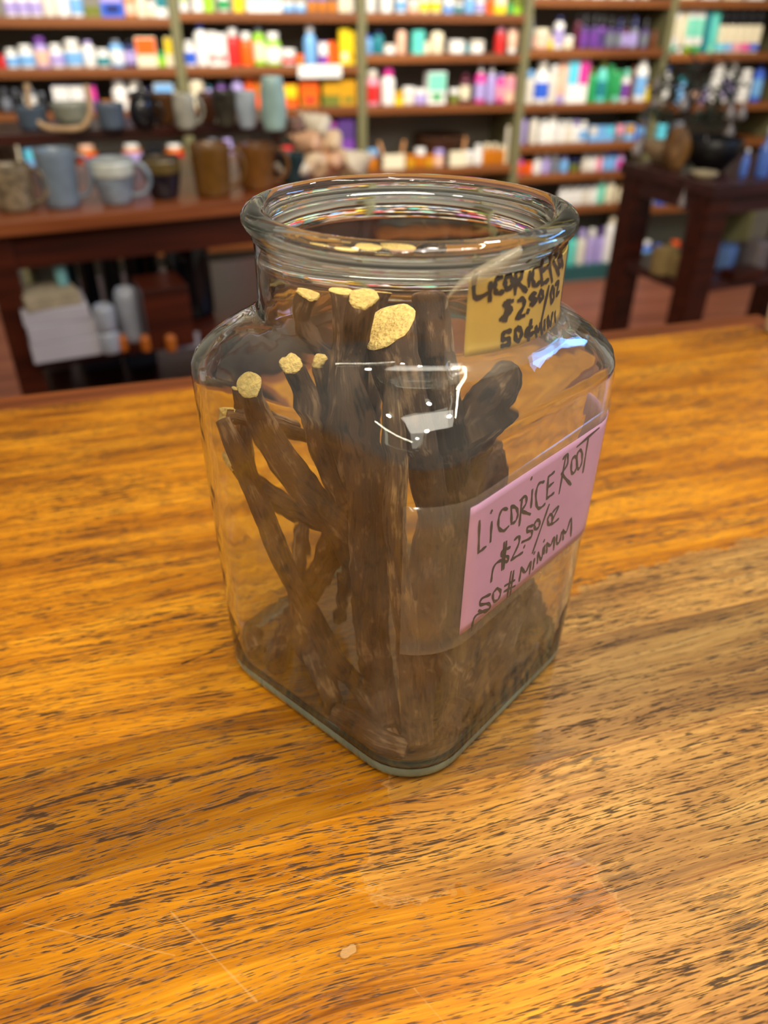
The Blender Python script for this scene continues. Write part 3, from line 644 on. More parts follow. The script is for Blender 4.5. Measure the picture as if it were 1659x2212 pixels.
for b in range(5):
    x0, x1 = BX[b], BX[b+1]
    u = tag(obj('shelving_unit', None, loc=((x0+x1)/2, FY, 0)), ['leftmost wall shelving bay with olive green uprights, packed with white bottles', 'wall shelving bay second from left with red and yellow products', 'middle wall shelving bay with pink products and small wooden easels', 'wall shelving bay second from right with purple bottles and green products', 'rightmost wall shelving bay, partly hidden by the side table'][b], 'shelving', 'wall shelving bays')
    hw = (x1-x0)/2
    for s in (-1, 1): obj('upright', box(s*hw-(0.019 if s > 0 else 0), s*hw+(0 if s > 0 else 0.019), 0, BY-FY, 0, ZC+.80, 0.002, UPR), u)
    obj('back_board', box(-hw+.02, hw-.02, BY-FY-.012, BY-FY, 0.02, ZC+.80, 0, BACK), u)
    obj('kick_board', box(-hw+.02, hw-.02, 0.01, 0.03, 0, 0.055, 0, KICK), u)
    for z in SH[b]: obj('shelf', box(-hw+.019, hw-.019, 0.0 if z > -.8 else 0.005, BY-FY-.012, ZC+z-.017, ZC+z+.017, 0.003, SHW if z > -.8 else KICK), u)
# unit sized product shapes: width 1, height 1
def prof_mesh(key, prof, mt, n=16): return lathe(prof, n, mt, key)
_pm = {}
def pmesh(shape, part, c):
    k = (shape, part, c)
    if k in _pm: return _pm[k]
    mt = cm(c)
    if shape == 'box':
        me = {'body': lambda: box(-.5, .5, -.35, .35, 0, 1, 0.012, mt), 'panel': lambda: box(-.47, .47, -.362, -.34, .42, .96, 0.004, mt), 'label': lambda: box(-.30, .30, -.366, -.34, .12, .34, 0.004, mt)}[part]()
    else:
        P = {('bottle', 'body'): [(.44, 0), (.49, .015), (.5, .05), (.5, .60), (.47, .69), (.38, .745), (.31, .76), (.31, .80)],
             ('bottle', 'cap'): [(.35, .775), (.37, .785), (.37, .985), (.34, 1.0), (.0, 1.0)],
             ('bottle', 'label'): [(.506, .10), (.508, .11), (.508, .56), (.506, .57)],
             ('tall bottle', 'body'): [(.42, 0), (.48, .01), (.5, .03), (.5, .72), (.44, .80), (.26, .84), (.24, .86)],
             ('tall bottle', 'cap'): [(.27, .85), (.28, .855), (.28, .99), (.25, 1.0), (.0, 1.0)],
             ('tall bottle', 'label'): [(.506, .14), (.508, .15), (.508, .60), (.506, .61)],
             ('pump bottle', 'body'): [(.42, 0), (.48, .01), (.5, .03), (.5, .62), (.42, .70), (.22, .74), (.2, .76)],
             ('pump bottle', 'cap'): [(.22, .75), (.25, .76), (.25, .84), (.08, .85), (.08, .94), (.20, .945), (.20, 1.0), (.0, 1.0)],
             ('pump bottle', 'label'): [(.506, .10), (.508, .11), (.508, .50), (.506, .51)],
             ('dropper bottle', 'body'): [(.42, 0), (.48, .01), (.5, .03), (.5, .56), (.44, .62), (.26, .66), (.24, .68)],
             ('dropper bottle', 'cap'): [(.30, .64), (.34, .65), (.34, .76), (.22, .79), (.22, .97), (.15, 1.0), (.0, 1.0)],
             ('dropper bottle', 'label'): [(.506, .08), (.508, .09), (.508, .48), (.506, .49)],
             ('lotion bottle', 'body'): [(.42, 0), (.48, .01), (.5, .03), (.5, .58), (.46, .62), (.40, .64), (.38, .66)],
             ('lotion bottle', 'cap'): [(.40, .63), (.44, .64), (.44, .98), (.40, 1.0), (.0, 1.0)],
             ('lotion bottle', 'label'): [(.506, .04), (.508, .05), (.508, .20), (.506, .21)],
             ('spray bottle', 'body'): [(.40, 0), (.47, .01), (.5, .04), (.5, .58), (.40, .70), (.2, .78), (.18, .80)],
             ('spray bottle', 'cap'): [(.24, .79), (.30, .82), (.33, .92), (.26, .98), (.0, 1.0)],
             ('spray bottle', 'label'): [(.506, .12), (.508, .13), (.508, .48), (.506, .49)],
             ('jar', 'body'): [(.44, 0), (.49, .03), (.5, .10), (.5, .55), (.46, .66), (.44, .70)],
             ('jar', 'cap'): [(.49, .66), (.505, .68), (.505, .96), (.47, 1.0), (.0, 1.0)],
             ('jar', 'label'): [(.506, .14), (.508, .15), (.508, .50), (.506, .51)],
             ('tube', 'body'): [(.36, .16), (.42, .22), (.46, .5), (.48, .85), (.5, 1.0)],
             ('tube', 'cap'): [(.34, 0), (.38, .01), (.38, .17), (.34, .175)],
             ('tube', 'label'): [(.452, .36), (.462, .37), (.492, .78), (.488, .79)]}[(shape, part)]
        me = lathe(P, 16, mt, part)
        if shape == 'tube' and part == 'body':
            for v in me.vertices: v.co.y *= (1.0-0.82*max(0, (v.co.z-.2)/.8))
        if shape == 'tube' and part == 'label':
            for v in me.vertices: v.co.y *= (1.03-0.82*max(0, (v.co.z-.2)/.8))
    _pm[k] = me; return me
PROD = {
 (0, 1): ['bottle 14 25 -22 white white lavender', 'bottle 41 25 -22 white white lavender', 'bottle 68 25 -22 white white lavender', 'bottle 97 28 -30 ivory white -', 'bottle 124 28 -30 white white -', 'bottle 150 28 -36 white white sky', 'box 188 34 27 olive olive -', 'box 228 46 -40 blue lavender navy', 'bottle 272 26 -18 amber white peach', 'bottle 299 22 -14 cream white -', 'jar 322 18 4 cream white -', 'box 350 36 -12 white teal -'],
 (0, 2): ['bottle 0 16 118 red red -', 'bottle 17 26 105 white white sky', 'bottle 43 34 97 white white sky', 'bottle 71 28 80 lavender purple peach', 'bottle 104 30 95 white white lavender', 'bottle 138 38 85 ivory white sky', 'tall_bottle 172 26 88 white lavender -', 'bottle 199 28 106 white white teal', 'tall_bottle 230 30 86 sky grey white', 'tall_bottle 259 24 88 navy black lavender', 'box 296 42 80 cream orange -', 'jar 329 18 112 lime green -', 'box 361 42 80 cream yellow -'],
 (0, 3): ['tall_bottle 6 22 190 black grey grey', 'tall_bottle 31 22 192 black grey -', 'tall_bottle 58 26 182 grey white white', 'tall_bottle 88 22 200 black grey -', 'box 128 34 183 navy white -', 'box 162 30 183 navy white magenta', 'box 192 24 183 purple magenta -', 'jar 229 24 218 orange amber -', 'bottle 254 32 172 white white -', 'bottle 285 34 172 white ivory peach', 'tall_bottle 317 20 190 black navy -', 'box 350 40 178 cream sky -', 'jar 380 22 195 cream cream -'],
 (0, 4): ['bottle 20 24 290 cream white -', 'box 68 30 322 sky cyan -', 'bottle 185 40 314 amber peach red', 'bottle 283 40 312 amber white lavender', 'box 332 36 310 black black -', 'bottle 376 40 312 amber white red'],
 (0, 5): ['jar 92 30 500 peach peach -', 'jar 135 34 498 white white -', 'jar 175 30 500 lavender white -', 'jar 212 26 500 peach white -', 'jar 250 34 496 white white -', 'jar 290 30 500 cream cream -', 'jar 348 30 496 red red -', 'jar 382 26 500 amber amber -'],
 (1, 1): ['box 392 16 -30 white lime -', 'box 422 20 -30 white ivory -', 'box 446 20 -30 lime lime -', 'bottle 480 24 -20 white white green', 'box 512 22 -25 yellow yellow -', 'box 565 74 -30 white mint -', 'jar 621 26 3 sky white -', 'jar 648 24 7 sky white -', 'bottle 673 20 -6 amber blue -', 'bottle 695 20 -6 amber blue -', 'bottle 717 20 -6 amber navy -', 'bottle 740 20 -12 cream white -', 'bottle 762 22 -14 ivory white -'],
 (1, 2): ['bottle 398 26 88 white white blue', 'tall_bottle 421 28 50 white blue -', 'box 446 18 68 white white red', 'box 466 20 72 white white red', 'bottle 494 28 60 red white red', 'bottle 524 28 70 orange white orange', 'tall_bottle 554 26 58 lime grey cream', 'bottle 583 34 70 lime white white', 'jar 615 30 106 white white red', 'jar 639 18 118 amber orange -', 'spray_bottle 664 28 52 sky white -', 'box 696 20 90 purple white -', 'box 715 18 90 orange orange -', 'box 742 22 62 yellow yellow cream', 'box 766 22 68 yellow yellow gold'],
 (1, 3): ['jar 408 36 172 cream cream -', 'tall_bottle 446 18 185 lavender teal -', 'tall_bottle 476 22 176 purple grey -', 'tall_bottle 510 26 165 lavender lavender -', 'box 537 20 168 orange orange -', 'box 562 24 172 orange amber -', 'box 590 24 176 amber amber -', 'box 621 36 182 orange yellow -', 'box 665 40 170 amber orange red', 'box 712 38 172 olive gold -', 'box 756 40 172 gold gold olive'],
 (1, 4): ['bottle 458 26 300 sky grey -', 'bottle 490 24 300 lavender lavender -', 'jar 540 26 312 navy navy -', 'jar 620 24 318 red red -', 'tall_bottle 668 20 262 navy black -', 'box 704 34 264 magenta purple -', 'box 744 36 258 purple violet -'],
 (1, 5): ['jar 420 34 502 lavender grey -', 'tall_bottle 500 30 500 sky white -', 'jar 540 26 500 sky sky -'],
 (2, 1): ['bottle 798 24 -20 white white -', 'bottle 834 26 -20 white ivory -', 'bottle 866 22 -18 white white sky', 'jar 893 26 0 peach white -', 'bottle 917 22 -12 ivory white yellow', 'bottle 942 24 -14 ivory white yellow', 'box 968 20 -10 sky white blue', 'jar 991 18 6 teal white -', 'bottle 1015 24 -12 sky white -', 'bottle 1038 18 -8 white white lavender', 'box 1058 14 2 orange orange -', 'box 1080 26 -14 yellow cream -', 'jar 1101 14 8 green green -', 'box 1120 20 -4 lime olive -'],
 (2, 2): ['tall_bottle 792 20 76 sky blue -', 'tall_bottle 813 24 68 teal navy -', 'jar 840 26 98 white ivory -', 'tall_bottle 867 22 56 peach black -', 'box 902 26 66 aqua aqua -', 'jar 922 14 90 cream cream -', 'pump_bottle 942 30 50 cream black -', 'jar 986 36 87 white white -', 'jar 1008 12 102 teal teal -', 'jar 1029 32 87 white ivory -', 'bottle 1082 22 58 red pink red', 'tube 1116 24 58 peach white -'],
 (2, 3): ['bottle 803 32 150 pink ivory red', 'bottle 838 30 146 white magenta -', 'box 858 18 198 yellow gold -', 'jar 880 26 188 ivory white -', 'jar 904 26 192 lavender white -', 'box 938 40 155 white mint green', 'jar 981 22 192 olive white -', 'tall_bottle 1006 22 160 maroon maroon cream', 'pump_bottle 1040 24 135 magenta white lavender', 'pump_bottle 1064 20 138 lavender white -', 'tall_bottle 1083 20 160 magenta lavender pink', 'box 1108 26 163 peach pink -'],
 (2, 4): ['jar 803 26 322 amber sky -', 'jar 886 22 334 gold amber -', 'jar 905 22 320 amber white -', 'jar 925 20 334 gold amber -', 'jar 944 22 322 peach lavender -', 'jar 1012 22 326 ivory white -', 'bottle 1034 18 312 white white -', 'bottle 1052 18 310 amber cream -', 'bottle 1069 16 310 amber cream -', 'bottle 1085 14 314 amber cream -', 'box 1098 28 272 cream ivory -'],
 (3, 1): ['bottle 1150 22 -30 white white -', 'bottle 1180 22 -30 cream white -', 'bottle 1215 22 -30 ivory white -', 'box 1250 30 -30 cream cream -', 'box 1290 30 -30 white yellow -', 'box 1330 30 -30 cream ivory -', 'bottle 1365 22 -30 white white -', 'bottle 1395 22 -30 ivory white -'],
 (3, 2): ['tall_bottle 1144 16 36 grey white -', 'jar 1166 36 62 peach cream -', 'jar 1190 12 78 yellow cream -', 'tall_bottle 1206 22 36 white navy lavender', 'jar 1228 22 78 cream white -', 'tall_bottle 1243 16 34 maroon black -', 'dropper_bottle 1267 18 30 violet black purple', 'dropper_bottle 1288 17 30 violet black purple', 'dropper_bottle 1304 17 32 purple black violet', 'dropper_bottle 1323 17 36 violet black grey', 'dropper_bottle 1342 17 40 violet navy grey', 'dropper_bottle 1357 15 38 maroon black lavender', 'dropper_bottle 1375 18 36 grey navy lavender', 'dropper_bottle 1398 16 40 violet black grey', 'bottle 1415 14 66 brown brown -'],
 (3, 3): ['bottle 1146 22 152 ivory sky -', 'spray_bottle 1168 34 120 white ivory blue', 'bottle 1190 20 140 ivory white -', 'tube 1209 20 124 peach lavender -', 'box 1236 26 124 white cyan -', 'box 1262 24 124 white magenta -', 'tall_bottle 1283 20 148 green olive -', 'spray_bottle 1304 24 124 aqua olive teal', 'tube 1322 14 140 green green -', 'tube 1337 20 152 green mint -', 'bottle 1356 18 150 white mint purple', 'tall_bottle 1371 12 142 brown brown -', 'tall_bottle 1390 28 128 white white sky', 'jar 1410 18 176 yellow gold -'],
 (3, 4): ['tall_bottle 1132 18 238 lavender navy -', 'tall_bottle 1156 20 240 ivory navy -', 'bottle 1176 20 258 white white -', 'bottle 1196 20 246 white ivory -', 'bottle 1214 16 260 white white -', 'bottle 1230 16 260 ivory white -', 'bottle 1246 16 260 white lavender -', 'bottle 1262 16 262 white white sky', 'box 1281 17 272 sky ivory -', 'box 1299 17 272 sky sky -', 'box 1317 17 272 sky cyan -', 'box 1338 18 268 grey pink -', 'box 1360 20 268 sky gold -', 'box 1384 20 272 blue sky -'],
 (3, 5): ['bottle 1122 22 338 magenta pink orange', 'jar 1142 16 350 orange orange -', 'bottle 1162 18 334 white ivory -', 'bottle 1181 18 332 lavender white -', 'bottle 1200 18 334 grey white -', 'bottle 1220 18 338 sky lavender -', 'jar 1241 16 344 olive navy -', 'bottle 1266 16 334 ivory white -', 'bottle 1282 15 334 white white -', 'bottle 1297 15 332 pink ivory -', 'bottle 1312 15 330 sky lavender -', 'bottle 1327 15 328 sky blue -', 'bottle 1342 16 330 lavender pink magenta'],
 (3, 6): ['bottle 1216 16 404 white white -', 'bottle 1233 16 402 white ivory -', 'bottle 1250 16 402 white white -', 'bottle 1267 16 402 ivory white -', 'bottle 1284 16 400 white white -', 'tall_bottle 1302 18 386 mint white -', 'tall_bottle 1321 20 386 cream ivory -', 'bottle 1342 18 398 cream tan -'],
 (3, 7): ['tall_bottle 1238 20 506 aqua teal -', 'bottle 1260 20 496 ivory lavender -', 'bottle 1281 19 494 lavender white -', 'bottle 1301 18 492 lavender violet -', 'tall_bottle 1322 26 468 white cream -'],
 (4, 1): ['box 1480 40 -30 cream ivory -', 'box 1530 40 -30 white cream -', 'box 1580 40 -30 cream yellow -', 'box 1630 40 -30 white white -'],
 (4, 2): ['tube 1464 28 18 white mint cream', 'tube 1480 16 20 cream white -', 'tube 1495 22 18 white lime mint', 'tube 1514 22 18 white green mint', 'box 1532 14 20 teal teal -', 'tube 1551 22 22 aqua mint -', 'lotion_bottle 1572 19 14 cream black cyan', 'lotion_bottle 1591 19 14 cream black sky', 'lotion_bottle 1610 19 14 cream black pink', 'lotion_bottle 1629 19 14 cream black magenta', 'lotion_bottle 1648 19 14 cream black blue'],
 (4, 3): ['tall_bottle 1443 22 142 white blue -', 'bottle 1477 24 165 sky teal -', 'jar 1505 18 182 peach black -', 'jar 1524 18 182 lavender grey -', 'bottle 1558 26 128 white white -', 'bottle 1586 24 130 white white lavender', 'bottle 1615 28 150 white white -', 'tall_bottle 1646 22 138 blue navy sky'],
 (4, 4): ['jar 1430 24 268 cyan cyan -', 'box 1470 30 262 grey grey -'],
 (4, 6): ['bottle 1398 22 446 ivory white -', 'bottle 1424 26 440 sky white blue', 'bottle 1448 20 436 sky cyan -', 'bottle 1482 24 446 orange grey peach', 'bottle 1585 24 432 white white -', 'bottle 1610 24 440 ivory white -', 'bottle 1640 26 430 sky cyan -'],
 (4, 7): ['bottle 1395 30 520 blue white sky', 'bottle 1422 20 528 navy blue -', 'bottle 1460 24 520 red orange peach'],
}
ORD = ['', 'top shelf', 'second shelf', 'third shelf', 'fourth shelf', 'fifth shelf', 'sixth shelf', 'lowest shelf']
seen = {}
for (b, s), items in PROD.items():
    z = ZC+SH[b][s]+.017; lastx = BX[b]+.02; recs = []
    for it in items:
        sh, px, pw, pt, cb, cc, cl = it.split(); sh = sh.replace('_', ' '); px, pw, pt = float(px), float(pw), float(pt)
        Y = FY+0.055; P = on_y(px, pt, Y); mpp = (P-CAM).dot(Fw)/FPX
        w_ = pw*mpp*1.02; h = max(0.035, P.z-z); h = min(h, 0.17 if s == 1 else 0.30)
        # the nearest shelf above limits the height
        ab = [q for q in SH[b] if q > SH[b][s]+.02]; h = min(h, min(ab)-SH[b][s]-.04)
        x = P.x; x = max(x, lastx+w_/2+.0005); x = min(x, BX[b+1]-.021-w_/2)
        if x-w_/2 < lastx: w_ = max(0.012, (BX[b+1]-.021-lastx)); x = lastx+w_/2
        lastx = x+w_/2
        recs.append([sh, x, Y, w_, h, cb, cc, cl])
    for sh, x, Y, w_, h, cb, cc, cl in recs:
        size = 'wide ' if (w_ > .075 and sh != 'box') else ('tiny ' if h < .06 else ('tall ' if h > .15 and 'tall' not in sh else ''))
        d = f'{size}{cb} {sh}'
        if sh == 'box':
            if cc != cb: d += f' with {cc} front'
        elif cc != cb: d += f' with {cc} {"lid" if sh == "jar" else "cap"}'
        if cl not in ('-', cb): d += f'{" and" if "with" in d else " with"} {cl} label'
        lb = f'{d}, {ORD[s]} of {BAYN[b]}'
        if len(lb.split()) > 16: lb = lb.replace(' from ', ' ').replace('second bay left', 'left-middle bay').replace('second bay right', 'right-middle bay')
        e = tag(obj(sh.replace(' ', '_') if sh not in ('box', 'jar', 'tube') else {'box': 'product_box', 'jar': 'cosmetic_jar', 'tube': 'lotion_tube'}[sh], None, loc=(x, Y, z), scale=(w_, w_ if sh != 'box' else min(w_*1.0, .13), h)), lb,
                {'box': 'box', 'jar': 'jar', 'tube': 'tube'}.get(sh, 'bottle'), f'products on the {ORD[s]} of the {BAYN[b]}')
        obj('body', pmesh(sh, 'body', cb), e)
        obj('front_panel' if sh == 'box' else ('lid' if sh == 'jar' else 'cap'), pmesh(sh, 'panel' if sh == 'box' else 'cap', cc), e)
        if cl != '-': obj('printed_label', pmesh(sh, 'label', cl), e)
# white shelf card, baskets and easels of the middle bay
P = on_y(691, 149, FY-.004); tag(obj('shelf_card', box(-.095, .095, -.003, .0, -.024, .024, 0.002, cm('white')), loc=(P.x, FY-.003, ZC+.066)), 'white price card on the edge of the second shelf, second bay from left', 'sign')
def easel(px, ybase, bay_z, w_, h, label):
    P = on_y(px, ybase, FY+.05); e = tag(obj('wooden_easel', None, loc=(P.x, FY+.04, bay_z)), label, 'easel', 'small wooden easels in the middle bay')
    mt = woodmat('easel wood', srgb(176, 120, 70), srgb(206, 152, 98), 0.5, (10, 10, 60))
    for s in (-1, 1): obj('leg', tube([Vector((s*w_*.5, .03, h)), Vector((s*w_*.25, -.0, 0.004))], .007, 8, mt), e)
    obj('card', box(-w_*.42, w_*.42, -.012, -.008, .0, h*.55, .001, cm('cream')), e)
easel(848, 360, ZC-.341, .125, .115, 'small V shaped wooden easel with cream card, left one in middle bay')
easel(985, 350, ZC-.341, .10, .12, 'small V shaped wooden easel with cream card, right one in middle bay')
P = on_y(940, 300, FY+.2)
bk = tag(obj('brown_basket', lathe([(.08, 0), (.10, .01), (.125, .12), (.13, .125), (.12, .125), (.095, .015), (0, .012)], 24, mat('woven brown cane', srgb(74, 42, 16), 0.7, 0, .3, 60)), loc=(P.x, FY+.150, ZC-.341)), 'dark brown woven basket at the back of the middle bay, fourth shelf', 'basket')

# ------------------------------------------------------------------ mug display table
TO = Vector((-.25, 1.71, 0)); TR = math.radians(9.5); TZ = ZC-.05
DARK = woodmat('dark stained table wood', srgb(46, 16, 8), srgb(78, 30, 14), 0.35, (3, 40, 40))
RED = woodmat('red brown table wood', srgb(120, 62, 32), srgb(152, 86, 48), 0.3, (3, 40, 40))
t = tag(obj('display_table', None, loc=(TO.x, TO.y, 0), rot=(0, 0, TR)), 'long dark red-brown wooden display table of mugs behind the counter at left', 'table')
obj('table_top', box(-.075, .85, 0, .60, TZ-.03, TZ, .004, RED), t)
obj('apron', box(-.03, .82, .025, .045, TZ-.10, TZ-.03, .001, DARK), t)
for (x, y) in ((-.045, .015), (.77, .015), (-.045, .53), (.77, .53)): obj('leg', box(x, x+.055, y, y+.055, 0, TZ-.03, .003, DARK), t)
obj('lower_shelf', box(-.04, .82, .02, .58, ZC-.365, ZC-.338, .002, DARK), t)
obj('lower_shelf', box(-.04, .82, .07, .58, ZC-.535, ZC-.510, .002, DARK), t)
TM = Matrix.Translation(Vector((TO.x, TO.y, 0))) @ Matrix.Rotation(TR, 4, 'Z')
rs = tag(obj('riser_shelf', None, loc=TM @ Vector((0, .2, TZ)), rot=(0, 0, TR)), 'low dark wooden riser standing on the mug display table', 'shelf')
RZ = ZC+.078
obj('shelf_board', box(.0, .665, .0, .21, RZ-TZ-.022, RZ-TZ, .002, DARK), rs)
for x in (.005, .645): obj('side_panel', box(x, x+.018, .02, .20, 0, RZ-TZ-.022, .001, DARK), rs)
def mpp_at(P): return (P-CAM).dot(Fw)/FPX
def mug(px, yb, pw, ph, zz, mname, label, name='mug', handle=True, belly=0.0, top=1.0, cat='mug', rim=None, band=None, dirn=-0.1, group='mugs on the display table'):
    P = on_z(px, yb, zz-ZC); k = mpp_at(P); R = pw*k/2; H = ph*k*1.08; P = P+Vector((math.sin(YAW), math.cos(YAW), 0))*R*0.9
    e = tag(obj(name, None, loc=(P.x, P.y, zz+.0005), rot=(0, 0, -YAW+dirn)), label, cat, group)
    r0, r1 = R*(0.86 if not belly else 0.7), R*top
    pf = [(r0*.9, 0), (r0, .004)]
    for i in range(1, 9): tt = i/8; pf.append((r0+(r1-r0)*tt+belly*R*math.sin(math.pi*tt), .004+(H-.006)*tt))
    pf += [(r1-.001, H), (r1-.004, H-.002)]
    for i in range(7, 0, -1): tt = i/8; pf.append((r0+(r1-r0)*tt+belly*R*math.sin(math.pi*tt)-.0045, .006+(H-.006)*tt))
    pf.append((0, .007))
    obj('cup_body', lathe(pf, 28, mname), e)
    if band: obj('glaze_band', lathe([(r0+(r1-r0)*q+belly*R*math.sin(math.pi*q)+.0006, .004+(H-.006)*q) for q in (.62, .7, .8, .9, .98)], 28, band), e)
    if handle:
        x0 = r1*.97; hh = H
        cpts = catmull([Vector((x0-.004, 0, hh*.86)), Vector((x0+R*.45, 0, hh*.86)), Vector((x0+R*.72, 0, hh*.55)), Vector((x0+R*.40, 0, hh*.24)), Vector((r0*1.0-.003, 0, hh*.18))], 6)
        obj('handle', tube(cpts, R*.11, 10, mname), e)
    return e
def cer(n, c, v=.2, s=40): return mat(n, srgb(*c), 0.25, 0, v, s, coat=.4)
T_ = 'on the front of the mug table'
mug(22, 462, 92, 84, TZ, cer('patterned stoneware', (128, 112, 88), .55, 60), 'brown and cream patterned mug at the far left of the mug table', dirn=0)
mug(4, 395, 66, 66, TZ, cer('pale stoneware', (176, 164, 136)), 'pale stoneware cup behind the patterned mug at far left', handle=False)
mug(126, 455, 84, 108, TZ, cer('grey blue glaze', (118, 132, 146), .12), 'tall plain grey-blue mug with round handle, second from the left', dirn=0.1)
mug(243, 448, 92, 84, TZ, cer('mottled blue white glaze', (134, 146, 158), .35, 30), 'mottled blue-grey mug with white rim beside the tall grey-blue mug', belly=.08, band=cer('white glaze', (212, 216, 206)), dirn=0)
mug(348, 436, 84, 78, TZ, cer('near black glaze', (30, 28, 36)), 'near black mug with olive band, between grey and brown mugs', band=cer('olive glaze', (110, 92, 52)), handle=False, belly=.06)
mug(455, 430, 86, 96, TZ, cer('brown glaze', (112, 76, 30), .2), 'tall brown mug with grey-blue streak standing on the mug table', dirn=0)
mug(552, 415, 82, 84, TZ, cer('ochre brown glaze', (126, 80, 34), .2), 'shorter ochre brown mug with dark handle behind the jar rim', dirn=0)
mug(630, 400, 60, 56, TZ, cer('dark teal glaze', (24, 54, 58)), 'small dark teal cup at the right of the brown mugs', handle=False)
G2 = 'pottery on the riser shelf'
def rmug(*a, **k): return mug(*a, group=G2, **k)
rmug(64, 284, 66, 42, RZ, cer('slate blue glaze', (82, 96, 112), .12), 'slate blue cup at the left end of the riser shelf', name='cup', handle=False, cat='cup')
bw = rmug(148, 268, 92, 34, RZ+.012, cer('pale green grey glaze', (150, 152, 136)), 'pale green-grey bowl with bent tan handle on the riser shelf', name='handled_bowl', handle=False, cat='bowl', top=1.0)
k_ = .00118; obj('bowl_foot', lathe([(.030, -.0125), (.032, -.012), (.030, .001), (.0, .001)], 20, cer('pale green grey glaze', (150, 152, 136))), bw)
obj('bent_handle', tube(catmull([Vector((-.064, -.052, .075)), Vector((-.066, -.056, .03)), Vector((-.045, -.060, -.002)), Vector((0, -.062, -.008)), Vector((.045, -.060, -.002)), Vector((.066, -.056, .03)), Vector((.064, -.052, .075))], 6), .0062, 10, mat('pale bent cane', srgb(206, 170, 128), .5, 0, .12, 40)), bw)
rmug(236, 282, 62, 46, RZ, cer('slate grey glaze', (92, 104, 120), .12), 'slate grey cup between the handled bowl and the black teapot', name='cup', handle=False, cat='cup')
tp_ = rmug(304, 278, 66, 50, RZ, cer('black glaze', (24, 22, 28)), 'round black teapot with lid on the riser shelf', name='teapot', handle=True, cat='teapot', belly=.16, top=.7)
obj('lid', lathe([(.030, .058), (.026, .066), (.012, .070), (.005, .072), (.007, .080), (0, .082)], 20, cer('black glaze', (24, 22, 28))), tp_)
rmug(352, 270, 50, 54, RZ, cer('dark amber brown glaze', (92, 58, 26)), 'dark amber brown cup right of the black teapot', name='cup', handle=False, cat='cup')
rmug(398, 282, 54, 62, RZ, cer('cream grey glaze', (176, 172, 158), .3), 'cream-grey jug with blue-white side on the riser shelf', name='jug', handle=True, cat='jug', belly=.1, top=.82, dirn=.0)
rmug(446, 268, 46, 54, RZ, cer('chestnut glaze', (84, 46, 22)), 'chestnut brown round cup between two pale jugs', name='cup', handle=False, cat='cup', belly=.12, top=.8)
rmug(486, 276, 54, 64, RZ, cer('black and cream glaze', (70, 66, 56), .7, 22), 'dark cup with a round cream spot on the riser shelf', name='cup', handle=False, cat='cup', belly=.06)
rmug(532, 280, 50, 66, RZ, cer('white blue glaze', (178, 190, 204), .2), 'white and blue-grey cup beside the spotted dark cup', name='cup', handle=False, cat='cup', belly=.1, top=.85)
vz = rmug(590, 286, 70, 96, RZ, cer('pale aqua glaze', (164, 196, 190), .25, 18), 'large pale aqua vase at the right end of the riser shelf', name='vase', handle=False, cat='vase', belly=.14, top=.62)
rmug(640, 284, 34, 22, RZ, cer('pinkish brown glaze', (150, 118, 108)), 'tiny pinkish brown dish at the right tip of the riser shelf', name='dish', handle=False, cat='dish')
# sea shells heaped at the right end of the table
def shell_mesh(R, H, mt, seed):
    rnd = random.Random(seed); vs, fs = [], []; n, T = 14, 60
    pts, rr = [], []
    for i in range(T):
        q = i/(T-1); a = q*4.2*2*math.pi; r = R*(1-q)**1.1; pts.append(Vector((r*.55*math.cos(a), r*.55*math.sin(a), H*q**.9))); rr.append(max(.0008, r*.55))
    return tube(pts, rr, 10, mt)
SHM = [mat('peach shell', srgb(246, 212, 172), .3, 0, .12, 60), mat('cream shell', srgb(240, 226, 200), .35, 0, .12, 60), mat('rosy shell', srgb(238, 186, 146), .3, 0, .15, 60)]
base = on_z(716, 392, -.05)
ex = Vector((math.cos(TR), math.sin(TR), 0)); ey = Vector((-math.sin(TR), math.cos(TR), 0))
spots = [(-.075, .0, .028, 1, 'cream spiral shell at the left foot of the shell heap'), (-.03, -.01, .032, 0, 'peach spiral shell at the front of the shell heap'), (.02, -.005, .030, 2, 'rosy spiral shell front middle of the shell heap'), (.065, .0, .030, 1, 'cream spiral shell at the right foot of the shell heap'),
         (-.05, .045, .034, 0, 'peach shell in the back row left of the heap'), (.0, .045, .034, 1, 'cream shell in the back row middle of the heap'), (.05, .045, .032, 0, 'peach shell in the back row right of the heap'),
         (-.02, .02, .075, 2, 'rosy shell lying on top of the heap at left'), (.03, .02, .075, 0, 'peach shell lying on top of the heap at right'), (.005, .03, .108, 1, 'cream shell crowning the shell heap')]
for i, (dx, dy, zz, mi, lb) in enumerate(spots):
    rnd = random.Random(i+5); P = base+ex*dx+ey*(dy+.03)
    e = obj('sea_shell', shell_mesh(.036, .075, SHM[mi], i), loc=(P.x, P.y, TZ+zz-.004), rot=(math.radians(70+rnd.uniform(-18, 18)), rnd.uniform(-.4, .4), rnd.uniform(0, 6.28)))
    tag(e, lb, 'shell', 'shells heaped on the mug table')
